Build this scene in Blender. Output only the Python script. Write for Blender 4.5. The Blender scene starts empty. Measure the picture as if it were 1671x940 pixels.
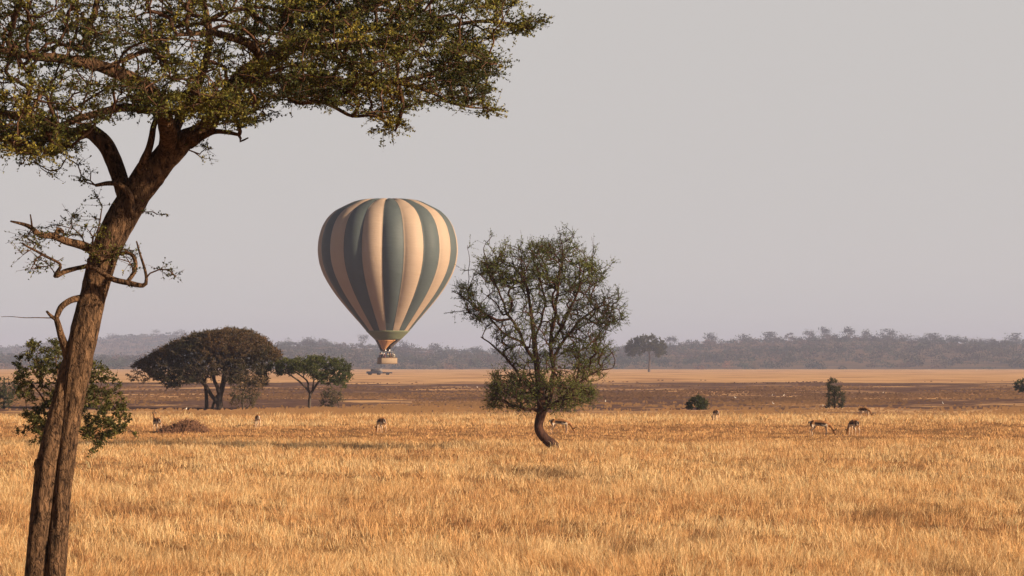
import bpy, math, random
import numpy as np
from mathutils import Vector, Matrix

random.seed(5)
rng = np.random.default_rng(11)
S = bpy.context.scene
C = S.collection

# ------------------------------------------------------------------ camera numbers
W0, H0 = 1671.0, 940.0
FPX = 4642.0                      # 100 mm on a 36 mm wide frame
CH = 3.0                          # eye height above the plain
HV = 596.0                        # picture row of the true horizon
PITCH = math.atan((HV - H0 / 2) / FPX)
cp, sp = math.cos(PITCH), math.sin(PITCH)


def at(u, v, Y):
    """world point seen at photo pixel (u, v) at distance Y along the view"""
    a = (u - W0 / 2) / FPX
    b = (H0 / 2 - v) / FPX
    dx, dy, dz = a, cp - b * sp, sp + b * cp
    k = Y / dy
    return np.array([dx * k, Y, CH + dz * k])


def dist(v):
    return CH * FPX / (v - HV)


def sinnoise(P, scale, seed, octs=2):
    r = np.random.default_rng(seed)
    out = np.zeros(len(P))
    amp = 1.0
    for o in range(octs):
        K = r.normal(size=(7, P.shape[1])) / scale * (2.1 ** o) * 2.2
        ph = r.uniform(0, 6.28, 7)
        out += amp * np.sin(P @ K.T + ph).sum(1) / 2.6
        amp *= 0.5
    return out / 1.5


def smooth(a, b, x):
    t = np.clip((x - a) / (b - a), 0, 1)
    return t * t * (3 - 2 * t)


def gz(x, y):
    x = np.atleast_1d(np.asarray(x, float))
    y = np.atleast_1d(np.asarray(y, float))
    P = np.stack([x, y * 0.8], 1)
    n = sinnoise(P, 11.0, 3) * 0.05 + sinnoise(P, 3.2, 4) * 0.035
    return n * smooth(20, 45, y) * (1 - smooth(170, 300, y))


# ------------------------------------------------------------------ materials
def new_mat(name):
    m = bpy.data.materials.new(name)
    m.use_nodes = True
    nt = m.node_tree
    b = nt.nodes['Principled BSDF']
    return m, nt, b


def set_in(b, **k):
    for n, v in k.items():
        b.inputs[n.replace('_', ' ')].default_value = v


def attr_mat(name, rough=0.8, spec=0.2, transl=0.0, noise=None):
    m, nt, b = new_mat(name)
    at_ = nt.nodes.new('ShaderNodeAttribute')
    at_.attribute_name = 'Col'
    set_in(b, Roughness=rough, Specular_IOR_Level=spec)
    col = at_.outputs['Color']
    if noise:
        tc = nt.nodes.new('ShaderNodeTexCoord')
        nz = nt.nodes.new('ShaderNodeTexNoise')
        nz.inputs['Scale'].default_value = noise[0]
        nz.inputs['Detail'].default_value = 4
        nt.links.new(tc.outputs['Object'], nz.inputs['Vector'])
        mr = nt.nodes.new('ShaderNodeMapRange')
        mr.inputs['To Min'].default_value = 1 - noise[1]
        mr.inputs['To Max'].default_value = 1 + noise[1]
        nt.links.new(nz.outputs['Fac'], mr.inputs['Value'])
        mx = nt.nodes.new('ShaderNodeVectorMath')
        mx.operation = 'SCALE'
        nt.links.new(col, mx.inputs[0])
        nt.links.new(mr.outputs[0], mx.inputs['Scale'])
        col = mx.outputs[0]
    nt.links.new(col, b.inputs['Base Color'])
    if transl > 0:
        tr = nt.nodes.new('ShaderNodeBsdfTranslucent')
        mix = nt.nodes.new('ShaderNodeMixShader')
        mix.inputs[0].default_value = transl
        nt.links.new(col, tr.inputs['Color'])
        nt.links.new(b.outputs[0], mix.inputs[1])
        nt.links.new(tr.outputs[0], mix.inputs[2])
        nt.links.new(mix.outputs[0], nt.nodes['Material Output'].inputs['Surface'])
    return m


def bark_mat(name, dark, light, scale=14.0, bump=0.5, dist_=0.02, stretch=0.22, ridged=False):
    m, nt, b = new_mat(name)
    tc = nt.nodes.new('ShaderNodeTexCoord')
    mp = nt.nodes.new('ShaderNodeMapping')
    mp.inputs['Scale'].default_value = (1, 1, stretch)
    nt.links.new(tc.outputs['Object'], mp.inputs['Vector'])
    n1 = nt.nodes.new('ShaderNodeTexNoise')
    n1.inputs['Scale'].default_value = scale
    n1.inputs['Detail'].default_value = 8
    n1.inputs['Roughness'].default_value = 0.65
    n1.inputs['Distortion'].default_value = 0.6
    nt.links.new(mp.outputs[0], n1.inputs['Vector'])
    n2 = nt.nodes.new('ShaderNodeTexNoise')
    n2.inputs['Scale'].default_value = scale * 0.25
    n2.inputs['Detail'].default_value = 3
    nt.links.new(tc.outputs['Object'], n2.inputs['Vector'])
    cr = nt.nodes.new('ShaderNodeValToRGB')
    cr.color_ramp.elements[0].position = 0.35
    cr.color_ramp.elements[0].color = (*dark, 1)
    cr.color_ramp.elements[1].position = 0.68
    cr.color_ramp.elements[1].color = (*light, 1)
    hgt = n1.outputs['Fac']
    if ridged:      # cracks between the bark plates
        rd = nt.nodes.new('ShaderNodeMath'); rd.operation = 'MULTIPLY_ADD'; rd.inputs[1].default_value = 2; rd.inputs[2].default_value = -1
        ab = nt.nodes.new('ShaderNodeMath'); ab.operation = 'ABSOLUTE'
        n3 = nt.nodes.new('ShaderNodeTexNoise'); n3.inputs['Scale'].default_value = scale * 0.8; n3.inputs['Detail'].default_value = 3; n3.inputs['Distortion'].default_value = 1.2
        nt.links.new(mp.outputs[0], n3.inputs['Vector']); nt.links.new(n3.outputs['Fac'], rd.inputs[0]); nt.links.new(rd.outputs[0], ab.inputs[0])
        m5 = nt.nodes.new('ShaderNodeMapRange'); m5.inputs['From Max'].default_value = 0.16
        nt.links.new(ab.outputs[0], m5.inputs['Value'])
        ad = nt.nodes.new('ShaderNodeMath'); ad.operation = 'MULTIPLY_ADD'; ad.inputs[1].default_value = 0.16
        ad2 = nt.nodes.new('ShaderNodeMath'); ad2.operation = 'MULTIPLY_ADD'; ad2.inputs[1].default_value = 0.9; ad2.inputs[2].default_value = -0.05
        nt.links.new(n1.outputs['Fac'], ad2.inputs[0]); nt.links.new(m5.outputs[0], ad.inputs[0]); nt.links.new(ad2.outputs[0], ad.inputs[2])
        hgt = ad.outputs[0]
    nt.links.new(hgt, cr.inputs[0])
    mx = nt.nodes.new('ShaderNodeMix')
    mx.data_type = 'RGBA'
    mx.blend_type = 'MULTIPLY'
    mx.inputs[0].default_value = 0.6
    nt.links.new(cr.outputs[0], mx.inputs[6])
    cr2 = nt.nodes.new('ShaderNodeValToRGB')
    cr2.color_ramp.elements[0].position = 0.3
    cr2.color_ramp.elements[0].color = (0.55, 0.5, 0.5, 1)
    cr2.color_ramp.elements[1].position = 0.7
    cr2.color_ramp.elements[1].color = (1.2, 1.1, 1.0, 1)
    nt.links.new(n2.outputs['Fac'], cr2.inputs[0])
    nt.links.new(cr2.outputs[0], mx.inputs[7])
    nt.links.new(mx.outputs[2], b.inputs['Base Color'])
    bp = nt.nodes.new('ShaderNodeBump')
    bp.inputs['Strength'].default_value = bump
    bp.inputs['Distance'].default_value = dist_
    nt.links.new(hgt, bp.inputs['Height'])
    nt.links.new(bp.outputs[0], b.inputs['Normal'])
    set_in(b, Roughness=0.9, Specular_IOR_Level=0.15)
    return m


def plain_mat(name, col, rough=0.7, metal=0.0, spec=0.3, noise=0.12, nscale=6.0):
    m, nt, b = new_mat(name)
    tc = nt.nodes.new('ShaderNodeTexCoord')
    nz = nt.nodes.new('ShaderNodeTexNoise')
    nz.inputs['Scale'].default_value = nscale
    nz.inputs['Detail'].default_value = 5
    nt.links.new(tc.outputs['Object'], nz.inputs['Vector'])
    mx = nt.nodes.new('ShaderNodeMix')
    mx.data_type = 'RGBA'
    mx.inputs[6].default_value = (*[c * (1 - noise) for c in col], 1)
    mx.inputs[7].default_value = (*[min(1, c * (1 + noise)) for c in col], 1)
    nt.links.new(nz.outputs['Fac'], mx.inputs[0])
    nt.links.new(mx.outputs[2], b.inputs['Base Color'])
    set_in(b, Roughness=rough, Metallic=metal, Specular_IOR_Level=spec)
    return m


# ------------------------------------------------------------------ mesh helpers
def mk(name, verts, faces, mat=None, parent=None, cols=None, smooth_=False, mats=None, midx=None):
    """faces: list of int arrays (N,3) / (N,4)"""
    me = bpy.data.meshes.new(name)
    verts = np.asarray(verts, np.float32)
    faces = [np.asarray(f, np.int32) for f in faces if len(f)]
    nl = sum(f.size for f in faces)
    nf = sum(len(f) for f in faces)
    me.vertices.add(len(verts))
    me.vertices.foreach_set('co', verts.ravel())
    me.loops.add(nl)
    me.loops.foreach_set('vertex_index', np.concatenate([f.ravel() for f in faces]))
    me.polygons.add(nf)
    tot = np.concatenate([np.full(len(f), f.shape[1], np.int32) for f in faces])
    st = np.concatenate([[0], np.cumsum(tot)[:-1]]).astype(np.int32)
    me.polygons.foreach_set('loop_start', st)
    me.polygons.foreach_set('loop_total', tot)
    if midx is not None:
        me.polygons.foreach_set('material_index', np.asarray(midx, np.int32))
    if smooth_:
        me.polygons.foreach_set('use_smooth', np.ones(nf, bool))
    me.update(calc_edges=True)
    if cols is not None:
        ca = me.color_attributes.new('Col', 'FLOAT_COLOR', 'POINT')
        c4 = np.ones((len(verts), 4), np.float32)
        c4[:, :3] = cols
        ca.data.foreach_set('color', c4.ravel())
    for m in (mats or ([mat] if mat else [])):
        me.materials.append(m)
    o = bpy.data.objects.new(name, me)
    C.objects.link(o)
    if parent is not None:
        o.parent = parent
        o.matrix_parent_inverse = Matrix.Identity(4)
        o.location = -parent.location if False else (0, 0, 0)
    return o


def thing(name, label, cat, loc=(0, 0, 0), rotz=0.0, group=None):
    o = bpy.data.objects.new(name, None)
    C.objects.link(o)
    o.empty_display_size = 0.3
    o.location = loc
    o.rotation_euler = (0, 0, rotz)
    o['label'] = label
    o['category'] = cat
    if group:
        o['group'] = group
    return o


def tag(o, label=None, cat=None, group=None, kind=None):
    if label: o['label'] = label
    if cat: o['category'] = cat
    if group: o['group'] = group
    if kind: o['kind'] = kind
    return o


def dup(root, name, label, loc, rotz, scale=1.0, group=None):
    r = root.copy(); C.objects.link(r)
    r.location = loc; r.rotation_euler = (0, 0, rotz); r.scale = (scale,) * 3
    r['label'] = label
    if group: r['group'] = group
    for ch in list(root.children):
        c = ch.copy(); C.objects.link(c); c.parent = r
        for g in ch.children:
            d = g.copy(); C.objects.link(d); d.parent = c
    return r


class MB:
    def __init__(s):
        s.v = []; s.q = []; s.t = []; s.n = 0

    def add(s, v, q=(), t=()):
        v = np.asarray(v, float)
        if len(q): s.q.append(np.asarray(q) + s.n)
        if len(t): s.t.append(np.asarray(t) + s.n)
        s.v.append(v); s.n += len(v)

    def box(s, c, d, rot=0.0, taper=1.0):
        """bevelled-ish box: c centre, d full sizes, taper of the top"""
        b = min(d) * 0.12
        x, y, z = [k / 2 for k in d]
        rings = [(-z, -b), (-z + b, 0), (z - b, 0), (z, -b)]
        pts = []
        for zz, ins in rings:
            f = 1.0 if zz < 0 else taper
            X, Y = x * f + ins, y * f + ins
            e = b * 0.7
            pts += [(X, -Y + e, zz), (X, Y - e, zz), (X - e, Y, zz), (-X + e, Y, zz), (-X, Y - e, zz), (-X, -Y + e, zz), (-X + e, -Y, zz), (X - e, -Y, zz)]
        p = np.array(pts)
        cr, sr = math.cos(rot), math.sin(rot)
        p = np.stack([p[:, 0] * cr - p[:, 1] * sr, p[:, 0] * sr + p[:, 1] * cr, p[:, 2]], 1) + np.array(c)
        q = []
        for r in range(3):
            for i in range(8):
                j = (i + 1) % 8
                q.append((r * 8 + i, r * 8 + j, r * 8 + 8 + j, r * 8 + 8 + i))
        for r, fl in ((0, 1), (3, 0)):
            a = [r * 8 + i for i in range(8)]
            if fl: a = a[::-1]
            q += [(a[0], a[1], a[2], a[3]), (a[0], a[3], a[4], a[7]), (a[4], a[5], a[6], a[7])]
        s.add(p, q)

    def tube(s, pts, rad, sides=8, caps=True, disp=None):
        v, q, t = tube(pts, rad, sides, caps, disp)
        s.add(v, q, t)

    def build(s, name, mat, parent=None, smooth_=False, cols=None):
        f = []
        if s.q: f.append(np.concatenate(s.q))
        if s.t: f.append(np.concatenate(s.t))
        return mk(name, np.concatenate(s.v), f, mat, parent, cols, smooth_)


def unit(a):
    return a / np.maximum(np.linalg.norm(a, axis=-1, keepdims=True), 1e-9)


def tube(pts, rad, sides=8, caps=True, disp=None):
    pts = np.asarray(pts, float)
    n = len(pts)
    rad = np.broadcast_to(np.asarray(rad, float), (n,))
    T = unit(np.gradient(pts, axis=0))
    ref = np.array([0.0, 1.0, 0.0]) if abs(T[0] @ np.array([0, 1.0, 0])) < 0.9 else np.array([1.0, 0, 0])
    N = np.zeros_like(pts)
    N[0] = unit(np.cross(T[0], ref))
    for i in range(1, n):
        N[i] = unit(N[i - 1] - T[i] * (N[i - 1] @ T[i]))
    B = np.cross(T, N)
    th = np.arange(sides) / sides * 2 * math.pi
    cs, sn = np.cos(th), np.sin(th)
    R = np.repeat(rad[:, None], sides, 1)
    if disp is not None:
        L = np.concatenate([[0], np.cumsum(np.linalg.norm(np.diff(pts, axis=0), axis=1))])
        Q = np.stack([np.tile(cs, n), np.tile(sn, n), np.repeat(L, sides)], 1)
        R = R * (1 + disp(Q).reshape(n, sides))
    v = pts[:, None, :] + R[..., None] * (N[:, None, :] * cs[None, :, None] + B[:, None, :] * sn[None, :, None])
    v = v.reshape(-1, 3)
    i = np.arange(n - 1)[:, None] * sides
    j = np.arange(sides)[None, :]
    j2 = (j + 1) % sides
    q = np.stack([i + j, i + j2, i + sides + j2, i + sides + j], -1).reshape(-1, 4)
    t = np.zeros((0, 3), int)
    if caps:
        v = np.concatenate([v, pts[:1] - T[:1] * rad[0] * 0.3, pts[-1:] + T[-1:] * rad[-1] * 0.5])
        a = np.arange(sides); b = (a + 1) % sides
        t = np.concatenate([np.stack([np.full(sides, n * sides), b, a], 1),
                            np.stack([np.full(sides, n * sides + 1), (n - 1) * sides + a, (n - 1) * sides + b], 1)])
    return v, q, t


def spline(pts, rad, step):
    """Catmull-Rom resample"""
    pts = np.asarray(pts, float); rad = np.asarray(rad, float)
    P = np.concatenate([[2 * pts[0] - pts[1]], pts, [2 * pts[-1] - pts[-2]]])
    R = np.concatenate([[rad[0]], rad, [rad[-1]]])
    op, orr = [], []
    for i in range(1, len(P) - 2):
        d = np.linalg.norm(P[i + 1] - P[i])
        k = max(2, int(d / step))
        t = (np.arange(k) / k)[:, None]
        p0, p1, p2, p3 = P[i - 1], P[i], P[i + 1], P[i + 2]
        op.append(0.5 * (2 * p1 + (p2 - p0) * t + (2 * p0 - 5 * p1 + 4 * p2 - p3) * t ** 2 + (3 * p1 - p0 - 3 * p2 + p3) * t ** 3))
        orr.append(R[i] + (R[i + 1] - R[i]) * t[:, 0])
    op.append(P[-2:-1]); orr.append(R[-2:-1])
    return np.concatenate(op), np.concatenate(orr)


def prisms(A, B, ra, rb, sides):
    """many separate tapered segments"""
    n = len(A)
    T = unit(B - A)
    ref = np.where(np.abs(T[:, 2:3]) < 0.8, np.array([[0, 0, 1.0]]), np.array([[1.0, 0, 0]]))
    N = unit(np.cross(T, ref)); Bn = np.cross(T, N)
    th = np.arange(sides) / sides * 2 * math.pi
    ring = N[:, None] * np.cos(th)[None, :, None] + Bn[:, None] * np.sin(th)[None, :, None]
    v = np.concatenate([A[:, None] + ring * ra[:, None, None], (B + T * rb[:, None] * 0.4)[:, None] + ring * rb[:, None, None]], 1).reshape(-1, 3)
    b = np.arange(n)[:, None] * 2 * sides
    j = np.arange(sides)[None]; j2 = (j + 1) % sides
    q = np.stack([b + j, b + j2, b + sides + j2, b + sides + j], -1).reshape(-1, 4)
    return v, q


def leaf_quads(P, ln, wd, col, flat=0.0, along=None):
    """diamond-shaped leaf faces at P; returns verts, quads, vertex colours"""
    n = len(P)
    a = rng.normal(size=(n, 3))
    if along is not None:
        a = a * 0.7 + along
    a = unit(a)
    nn = rng.normal(size=(n, 3)); nn[:, 2] += flat * np.sign(nn[:, 2] + 1e-9)
    b = unit(np.cross(a, nn))
    ln = ln * rng.uniform(0.6, 1.3, n)[:, None]; wd = wd * rng.uniform(0.6, 1.3, n)[:, None]
    v = np.stack([P - a * ln / 2, P + b * wd / 2 - a * ln * 0.05, P + a * ln / 2, P - b * wd / 2 - a * ln * 0.05], 1).reshape(-1, 3)
    q = np.arange(n * 4).reshape(-1, 4)
    return v, q, np.repeat(col, 4, 0)


def palette(n, cols, P=None, scale=1.0, seed=1, jit=0.22):
    cols = np.array(cols)
    if P is None:
        k = rng.uniform(0, 1, n)
    else:
        k = np.clip(0.5 + 0.45 * sinnoise(P, scale, seed) + rng.normal(0, 0.17, n), 0, 1)
    x = k * (len(cols) - 1)
    i = np.minimum(x.astype(int), len(cols) - 2)
    f = (x - i)[:, None]
    c = cols[i] * (1 - f) + cols[i + 1] * f
    return np.clip(c * (1 + rng.normal(0, jit, n))[:, None], 0.004, 0.9)


# ------------------------------------------------------------------ tree grower
def inpoly(u, v, poly):
    poly = np.asarray(poly, float)
    x0, y0 = poly[:, 0], poly[:, 1]
    x1, y1 = np.roll(x0, -1), np.roll(y0, -1)
    ins = np.zeros(len(u), bool)
    for a, b, c, d in zip(x0, y0, x1, y1):
        if b == d: continue
        k = ((b > v) != (d > v)) & (u < (c - a) * (v - b) / (d - b) + a)
        ins ^= k
    return ins


def crown(n, poly, Y, depth, gap=0.0, gscale=0.5, seed=1, shell=0.0, round_=True, uc=None, hw=None, zs=1.6):
    """n points whose picture lies in poly, spread in depth round distance Y"""
    poly = np.asarray(poly, float)
    lo, hi = poly.min(0), poly.max(0)
    uc = (lo[0] + hi[0]) / 2 if uc is None else uc
    hw = (hi[0] - lo[0]) / 2 if hw is None else hw
    out = []
    got = 0
    for _ in range(60):
        m = n * 3
        u = rng.uniform(lo[0], hi[0], m); v = rng.uniform(lo[1], hi[1], m)
        k = inpoly(u, v, poly); u, v = u[k], v[k]
        w = np.sqrt(np.clip(1 - ((u - uc) / hw) ** 2, 0.04, 1)) if round_ else np.ones(len(u))
        d = rng.uniform(-1, 1, len(u))
        if shell > 0:
            d = np.sign(d) * np.abs(d) ** (1 - shell)
        Yd = Y + d * w * depth
        P = pts_at(u, v, Yd)
        if gap > -5:
            P2 = P * np.array([1, 1, zs])
            P = P[sinnoise(P2, gscale, seed) > gap]
        out.append(P); got += len(P)
        if got >= n: break
    return np.concatenate(out)[:n]


def pts_at(u, v, Y):
    a = (u - W0 / 2) / FPX; b = (H0 / 2 - v) / FPX
    dy = cp - b * sp
    k = Y / dy
    return np.stack([a * k, Y + 0 * k, CH + (sp + b * cp) * k], 1)


def grow(limbs, attr, step, bias=0.25, wander=0.12, rtip=0.004, ex=2.3):
    pos = []; par = []; lim = []; dr = []
    for pts, rad in limbs:
        d = unit(np.gradient(pts, axis=0))
        base = len(pos)
        for i in range(len(pts)):
            pos.append(pts[i]); par.append(base + i - 1 if i else -1); lim.append(rad[i]); dr.append(d[i])
    n0 = len(pos)
    cap = n0 + len(attr) * 40
    P = np.zeros((cap, 3)); D = np.zeros((cap, 3)); PL = np.zeros(cap)
    P[:n0] = pos; D[:n0] = dr
    root = limbs[0][0][0]
    PL[:n0] = np.linalg.norm(P[:n0] - root, axis=1)
    par = par + [0] * (cap - n0)
    dmin = np.array([np.min(np.linalg.norm(P[:n0] - a, axis=1)) for a in attr])
    order = np.argsort(dmin + rng.uniform(0, 0.3, len(attr)) * dmin.mean())
    n = n0
    tips = []; tdir = []
    for ai in order:
        a = attr[ai]
        d = np.linalg.norm(P[:n] - a, axis=1)
        i = int(np.argmin(d + bias * PL[:n]))
        L = d[i]
        k = max(1, int(L / step)); k = min(k, 38)
        c = P[i] + unit(D[i] * 0.6 + unit(a - P[i]) * 0.6) * L * 0.45 + rng.normal(0, wander * L, 3)
        prev = i
        for s in range(1, k + 1):
            t = s / k
            p = (1 - t) ** 2 * P[i] + 2 * t * (1 - t) * c + t * t * a
            if s < k: p = p + rng.normal(0, step * 0.12, 3)
            P[n] = p; par[n] = prev; D[n] = unit(p - P[prev]); PL[n] = PL[prev] + np.linalg.norm(p - P[prev])
            prev = n; n += 1
            if n >= cap - 50: break
        tips.append(P[n - 1].copy()); tdir.append(D[n - 1].copy())
        if n >= cap - 50: break
    acc = np.zeros(n); R = np.zeros(n)
    for i in range(n - 1, n0 - 1, -1):
        R[i] = max(rtip, acc[i] ** (1 / ex))
        acc[par[i]] += R[i] ** ex
    R[:n0] = lim
    idx = np.arange(n0, n); pi = np.array(par[n0:n])
    ra = np.minimum(R[pi], R[idx] * 1.35)
    return P[pi], P[idx], ra, R[idx], np.array(tips), np.array(tdir)


def foliage(tips, tdir, K, L, M, ln, wd, pal, up=0.3, flatdir=0.0, scale=1.0, seed=1, flat=0.0, twr=0.002, tw=True, spread=1.0, jit=0.22, palP=None, kk=1.0):
    n = len(tips)
    T = np.repeat(tips, K, 0)
    D = np.repeat(tdir, K, 0) * 0.7 + rng.normal(size=(n * K, 3)) * spread
    D[:, 2] = D[:, 2] * (1 - flatdir) + up
    D = unit(D)
    Ln = L * rng.uniform(0.35, 1.15, n * K)[:, None]
    E = T + D * Ln
    k = rng.uniform(0.12, 1.05, (n * K, M, 1))
    LP = (T[:, None] + D[:, None] * Ln[:, None] * k + rng.normal(0, ln * 0.3, (n * K, M, 3))).reshape(-1, 3)
    if kk < 1: LP = LP[rng.uniform(0, 1, len(LP)) < kk]
    cols = palette(len(LP), pal, LP if palP is None else palP(LP), scale, seed, jit)
    lv = leaf_quads(LP, ln, wd, cols, flat)
    tv = prisms(T, E, np.full(len(T), twr), np.full(len(T), twr * 0.5), 3) if tw else None
    return lv, tv


def rel(pts, base):
    return np.asarray(pts) - np.asarray(base)[None]


def make_tree(name, label, cat, base, trunk, limbs, attr, step, mat_b, mat_l, fol, group=None, bias=0.25, wander=0.12,
              rtip=0.004, ex=2.3, sides=10, tstep=0.15, disp=None, tparts=1, big=0.02, extra_trunks=(), twigmat=None):
    root = thing(name, label, cat, tuple(base), 0, group)
    sk = []
    mb = MB()
    p, r = spline(*trunk, tstep); sk.append((p, r))
    mb.tube(rel(p, base), r, sides, True, disp)
    for et in extra_trunks:
        p, r = spline(*et, tstep); sk.append((p, r)); mb.tube(rel(p, base), r, sides, True, disp)
    mb.build('trunk', mat_b, root, True)
    for lb in limbs:
        p, r = spline(*lb, tstep)
        p = p + np.stack([sinnoise(p, tstep * 5, 91 + q_) for q_ in range(3)], 1) * tstep * 0.42 * np.clip(np.arange(len(p)) / 4, 0, 1)[:, None]
        sk.append((p, r))
        m2 = MB(); m2.tube(rel(p, base), r, max(6, sides - 2), True, disp); m2.build('limb', mat_b, root, True)
    A, B, ra, rb, tips, tdir = grow(sk, attr, step, bias, wander, rtip, ex)
    b_ = np.asarray(base)[None]
    m3 = MB()
    k = rb > big
    if k.any():
        v, q = prisms(A[k] - b_, B[k] - b_, ra[k], rb[k], 6); m3.add(v, q)
    v, q = prisms(A[~k] - b_, B[~k] - b_, ra[~k], rb[~k], 3); m3.add(v, q)
    (lv, lq, lc), tv = foliage(tips, tdir, **fol)
    if tv is not None:
        m3.add(tv[0] - b_, tv[1])
    m3.build('branches', twigmat or mat_b, root, False)
    mk('crown', lv - b_, [lq], mat_l, root, lc)
    return root


def L3(lst, Y, s=None):
    """list of (u, v, half-width px, depth offset) -> world polyline and radii"""
    P = []; R = []
    for e in lst:
        d = e[3] if len(e) > 3 else 0.0
        P.append(at(e[0], e[1], Y + d)); R.append(e[2] * (Y + d) / FPX)
    return np.array(P), np.array(R)


# ------------------------------------------------------------------ world, sun, camera
EL, AZ = math.radians(19), math.radians(180 - 67)     # azimuth clockwise from +Y
to_sun = Vector((math.sin(AZ) * math.cos(EL), math.cos(AZ) * math.cos(EL), math.sin(EL)))

w = bpy.data.worlds.new('World'); S.world = w; w.use_nodes = True
nt = w.node_tree
bg = nt.nodes['Background']
sky = nt.nodes.new('ShaderNodeTexSky')
sky.sky_type = 'NISHITA'; sky.sun_disc = False
sky.sun_elevation = EL; sky.sun_rotation = AZ
sky.air_density = 1.0; sky.dust_density = 5.0; sky.ozone_density = 1.0
hs = nt.nodes.new('ShaderNodeHueSaturation'); hs.inputs['Saturation'].default_value = 0.35
mxw = nt.nodes.new('ShaderNodeMix'); mxw.data_type = 'RGBA'; mxw.blend_type = 'MULTIPLY'; mxw.inputs[0].default_value = 1.0
mxw.inputs[7].default_value = (1.0, 0.915, 0.945, 1)
nt.links.new(sky.outputs[0], hs.inputs['Color'])
nt.links.new(hs.outputs[0], mxw.inputs[6])
tcw = nt.nodes.new('ShaderNodeTexCoord'); spw = nt.nodes.new('ShaderNodeSeparateXYZ'); nt.links.new(tcw.outputs['Generated'], spw.inputs[0])
mrw = nt.nodes.new('ShaderNodeMapRange'); mrw.inputs['From Min'].default_value = 0.13; mrw.inputs['From Max'].default_value = 0.36
mrw.inputs['To Min'].default_value = 1.35; mrw.inputs['To Max'].default_value = 0.12
nt.links.new(spw.outputs['Z'], mrw.inputs['Value'])
scw = nt.nodes.new('ShaderNodeVectorMath'); scw.operation = 'SCALE'
nt.links.new(mxw.outputs[2], scw.inputs[0]); nt.links.new(mrw.outputs[0], scw.inputs['Scale'])
mr2 = nt.nodes.new('ShaderNodeMapRange'); mr2.interpolation_type = 'SMOOTHSTEP'   # pale dust layer low in the sky
mr2.inputs['From Min'].default_value = 0.13; mr2.inputs['From Max'].default_value = 0.30
mr2.inputs['To Min'].default_value = 1.0; mr2.inputs['To Max'].default_value = 0.0
nt.links.new(spw.outputs['Z'], mr2.inputs['Value'])
dst = nt.nodes.new('ShaderNodeMix'); dst.data_type = 'RGBA'
dst.inputs[7].default_value = (2.72, 2.60, 2.52, 1)
nt.links.new(mr2.outputs[0], dst.inputs[0]); nt.links.new(scw.outputs[0], dst.inputs[6])
nt.links.new(dst.outputs[2], bg.inputs['Color'])
bg.inputs['Strength'].default_value = 0.13

sl = bpy.data.lights.new('sun', 'SUN'); sl.energy = 5.0; sl.angle = math.radians(0.6); sl.color = (1.0, 0.75, 0.49)
so = bpy.data.objects.new('sun', sl); C.objects.link(so)
so.rotation_euler = to_sun.to_track_quat('Z', 'Y').to_euler(); so.location = (60, -60, 60)

cam = bpy.data.cameras.new('camera'); cam.lens = 100; cam.sensor_width = 36; cam.clip_start = 0.5; cam.clip_end = 30000
co = bpy.data.objects.new('camera', cam); C.objects.link(co)
co.location = (0, 0, CH); co.rotation_euler = (math.radians(90) + PITCH, 0, 0)
S.camera = co

S.view_settings.view_transform = 'Standard'; S.view_settings.look = 'None'
S.view_settings.exposure = 0.75; S.view_settings.gamma = 1.0; S.view_settings.use_curve_mapping = False
cy = S.cycles
cy.max_bounces = 6; cy.diffuse_bounces = 3; cy.glossy_bounces = 2; cy.transmission_bounces = 3; cy.volume_bounces = 1; cy.transparent_max_bounces = 6
cy.use_denoising = True
cy.denoising_input_passes = 'RGB_ALBEDO_NORMAL'; cy.denoising_prefilter = 'ACCURATE'
cy.use_adaptive_sampling = False
S.render.film_transparent = False

# ------------------------------------------------------------------ ground
def grid_axis(lo, hi, step, far_lo, far_hi):
    mid = np.arange(lo, hi + 0.01, step)
    g = []
    x = hi; s = step
    while x < far_hi:
        s *= 1.25; x += s; g.append(min(x, far_hi))
    h = []
    x = lo; s = step
    while x > far_lo:
        s *= 1.25; x -= s; h.append(max(x, far_lo))
    return np.array(h[::-1] + list(mid) + g)


gx = grid_axis(-60, 60, 1.2, -4200, 4200)
gy = grid_axis(20, 260, 1.2, -300, 8200)
GX, GY = np.meshgrid(gx, gy)
GZ = gz(GX.ravel(), GY.ravel())
nx, ny = len(gx), len(gy)
ii = (np.arange(ny - 1)[:, None] * nx + np.arange(nx - 1)[None]).ravel()
gq = np.stack([ii, ii + 1, ii + nx + 1, ii + nx], 1)

m_ground, nt, b = new_mat('savanna_ground')
geo = nt.nodes.new('ShaderNodeNewGeometry')
sep = nt.nodes.new('ShaderNodeSeparateXYZ'); nt.links.new(geo.outputs['Position'], sep.inputs[0])


def mapn(sx, sy, scale, detail=4, rough=0.55):
    mp = nt.nodes.new('ShaderNodeMapping'); mp.inputs['Scale'].default_value = (sx, sy, 1)
    nt.links.new(geo.outputs['Position'], mp.inputs['Vector'])
    n = nt.nodes.new('ShaderNodeTexNoise'); n.inputs['Scale'].default_value = scale
    n.inputs['Detail'].default_value = detail; n.inputs['Roughness'].default_value = rough
    nt.links.new(mp.outputs[0], n.inputs['Vector'])
    return n.outputs['Fac']


def math_(op, a, b_=None, c=None):
    n = nt.nodes.new('ShaderNodeMath'); n.operation = op
    for i, x in enumerate((a, b_, c)):
        if x is None: continue
        if isinstance(x, (int, float)): n.inputs[i].default_value = x
        else: nt.links.new(x, n.inputs[i])
    return n.outputs[0]


def ramp(fac, stops):
    n = nt.nodes.new('ShaderNodeValToRGB')
    el = n.color_ramp.elements
    el[0].position, el[0].color = stops[0][0], (*stops[0][1], 1)
    el[1].position, el[1].color = stops[-1][0], (*stops[-1][1], 1)
    for p, c in stops[1:-1]:
        e = el.new(p); e.color = (*c, 1)
    nt.links.new(fac, n.inputs[0])
    return n.outputs[0]


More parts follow.
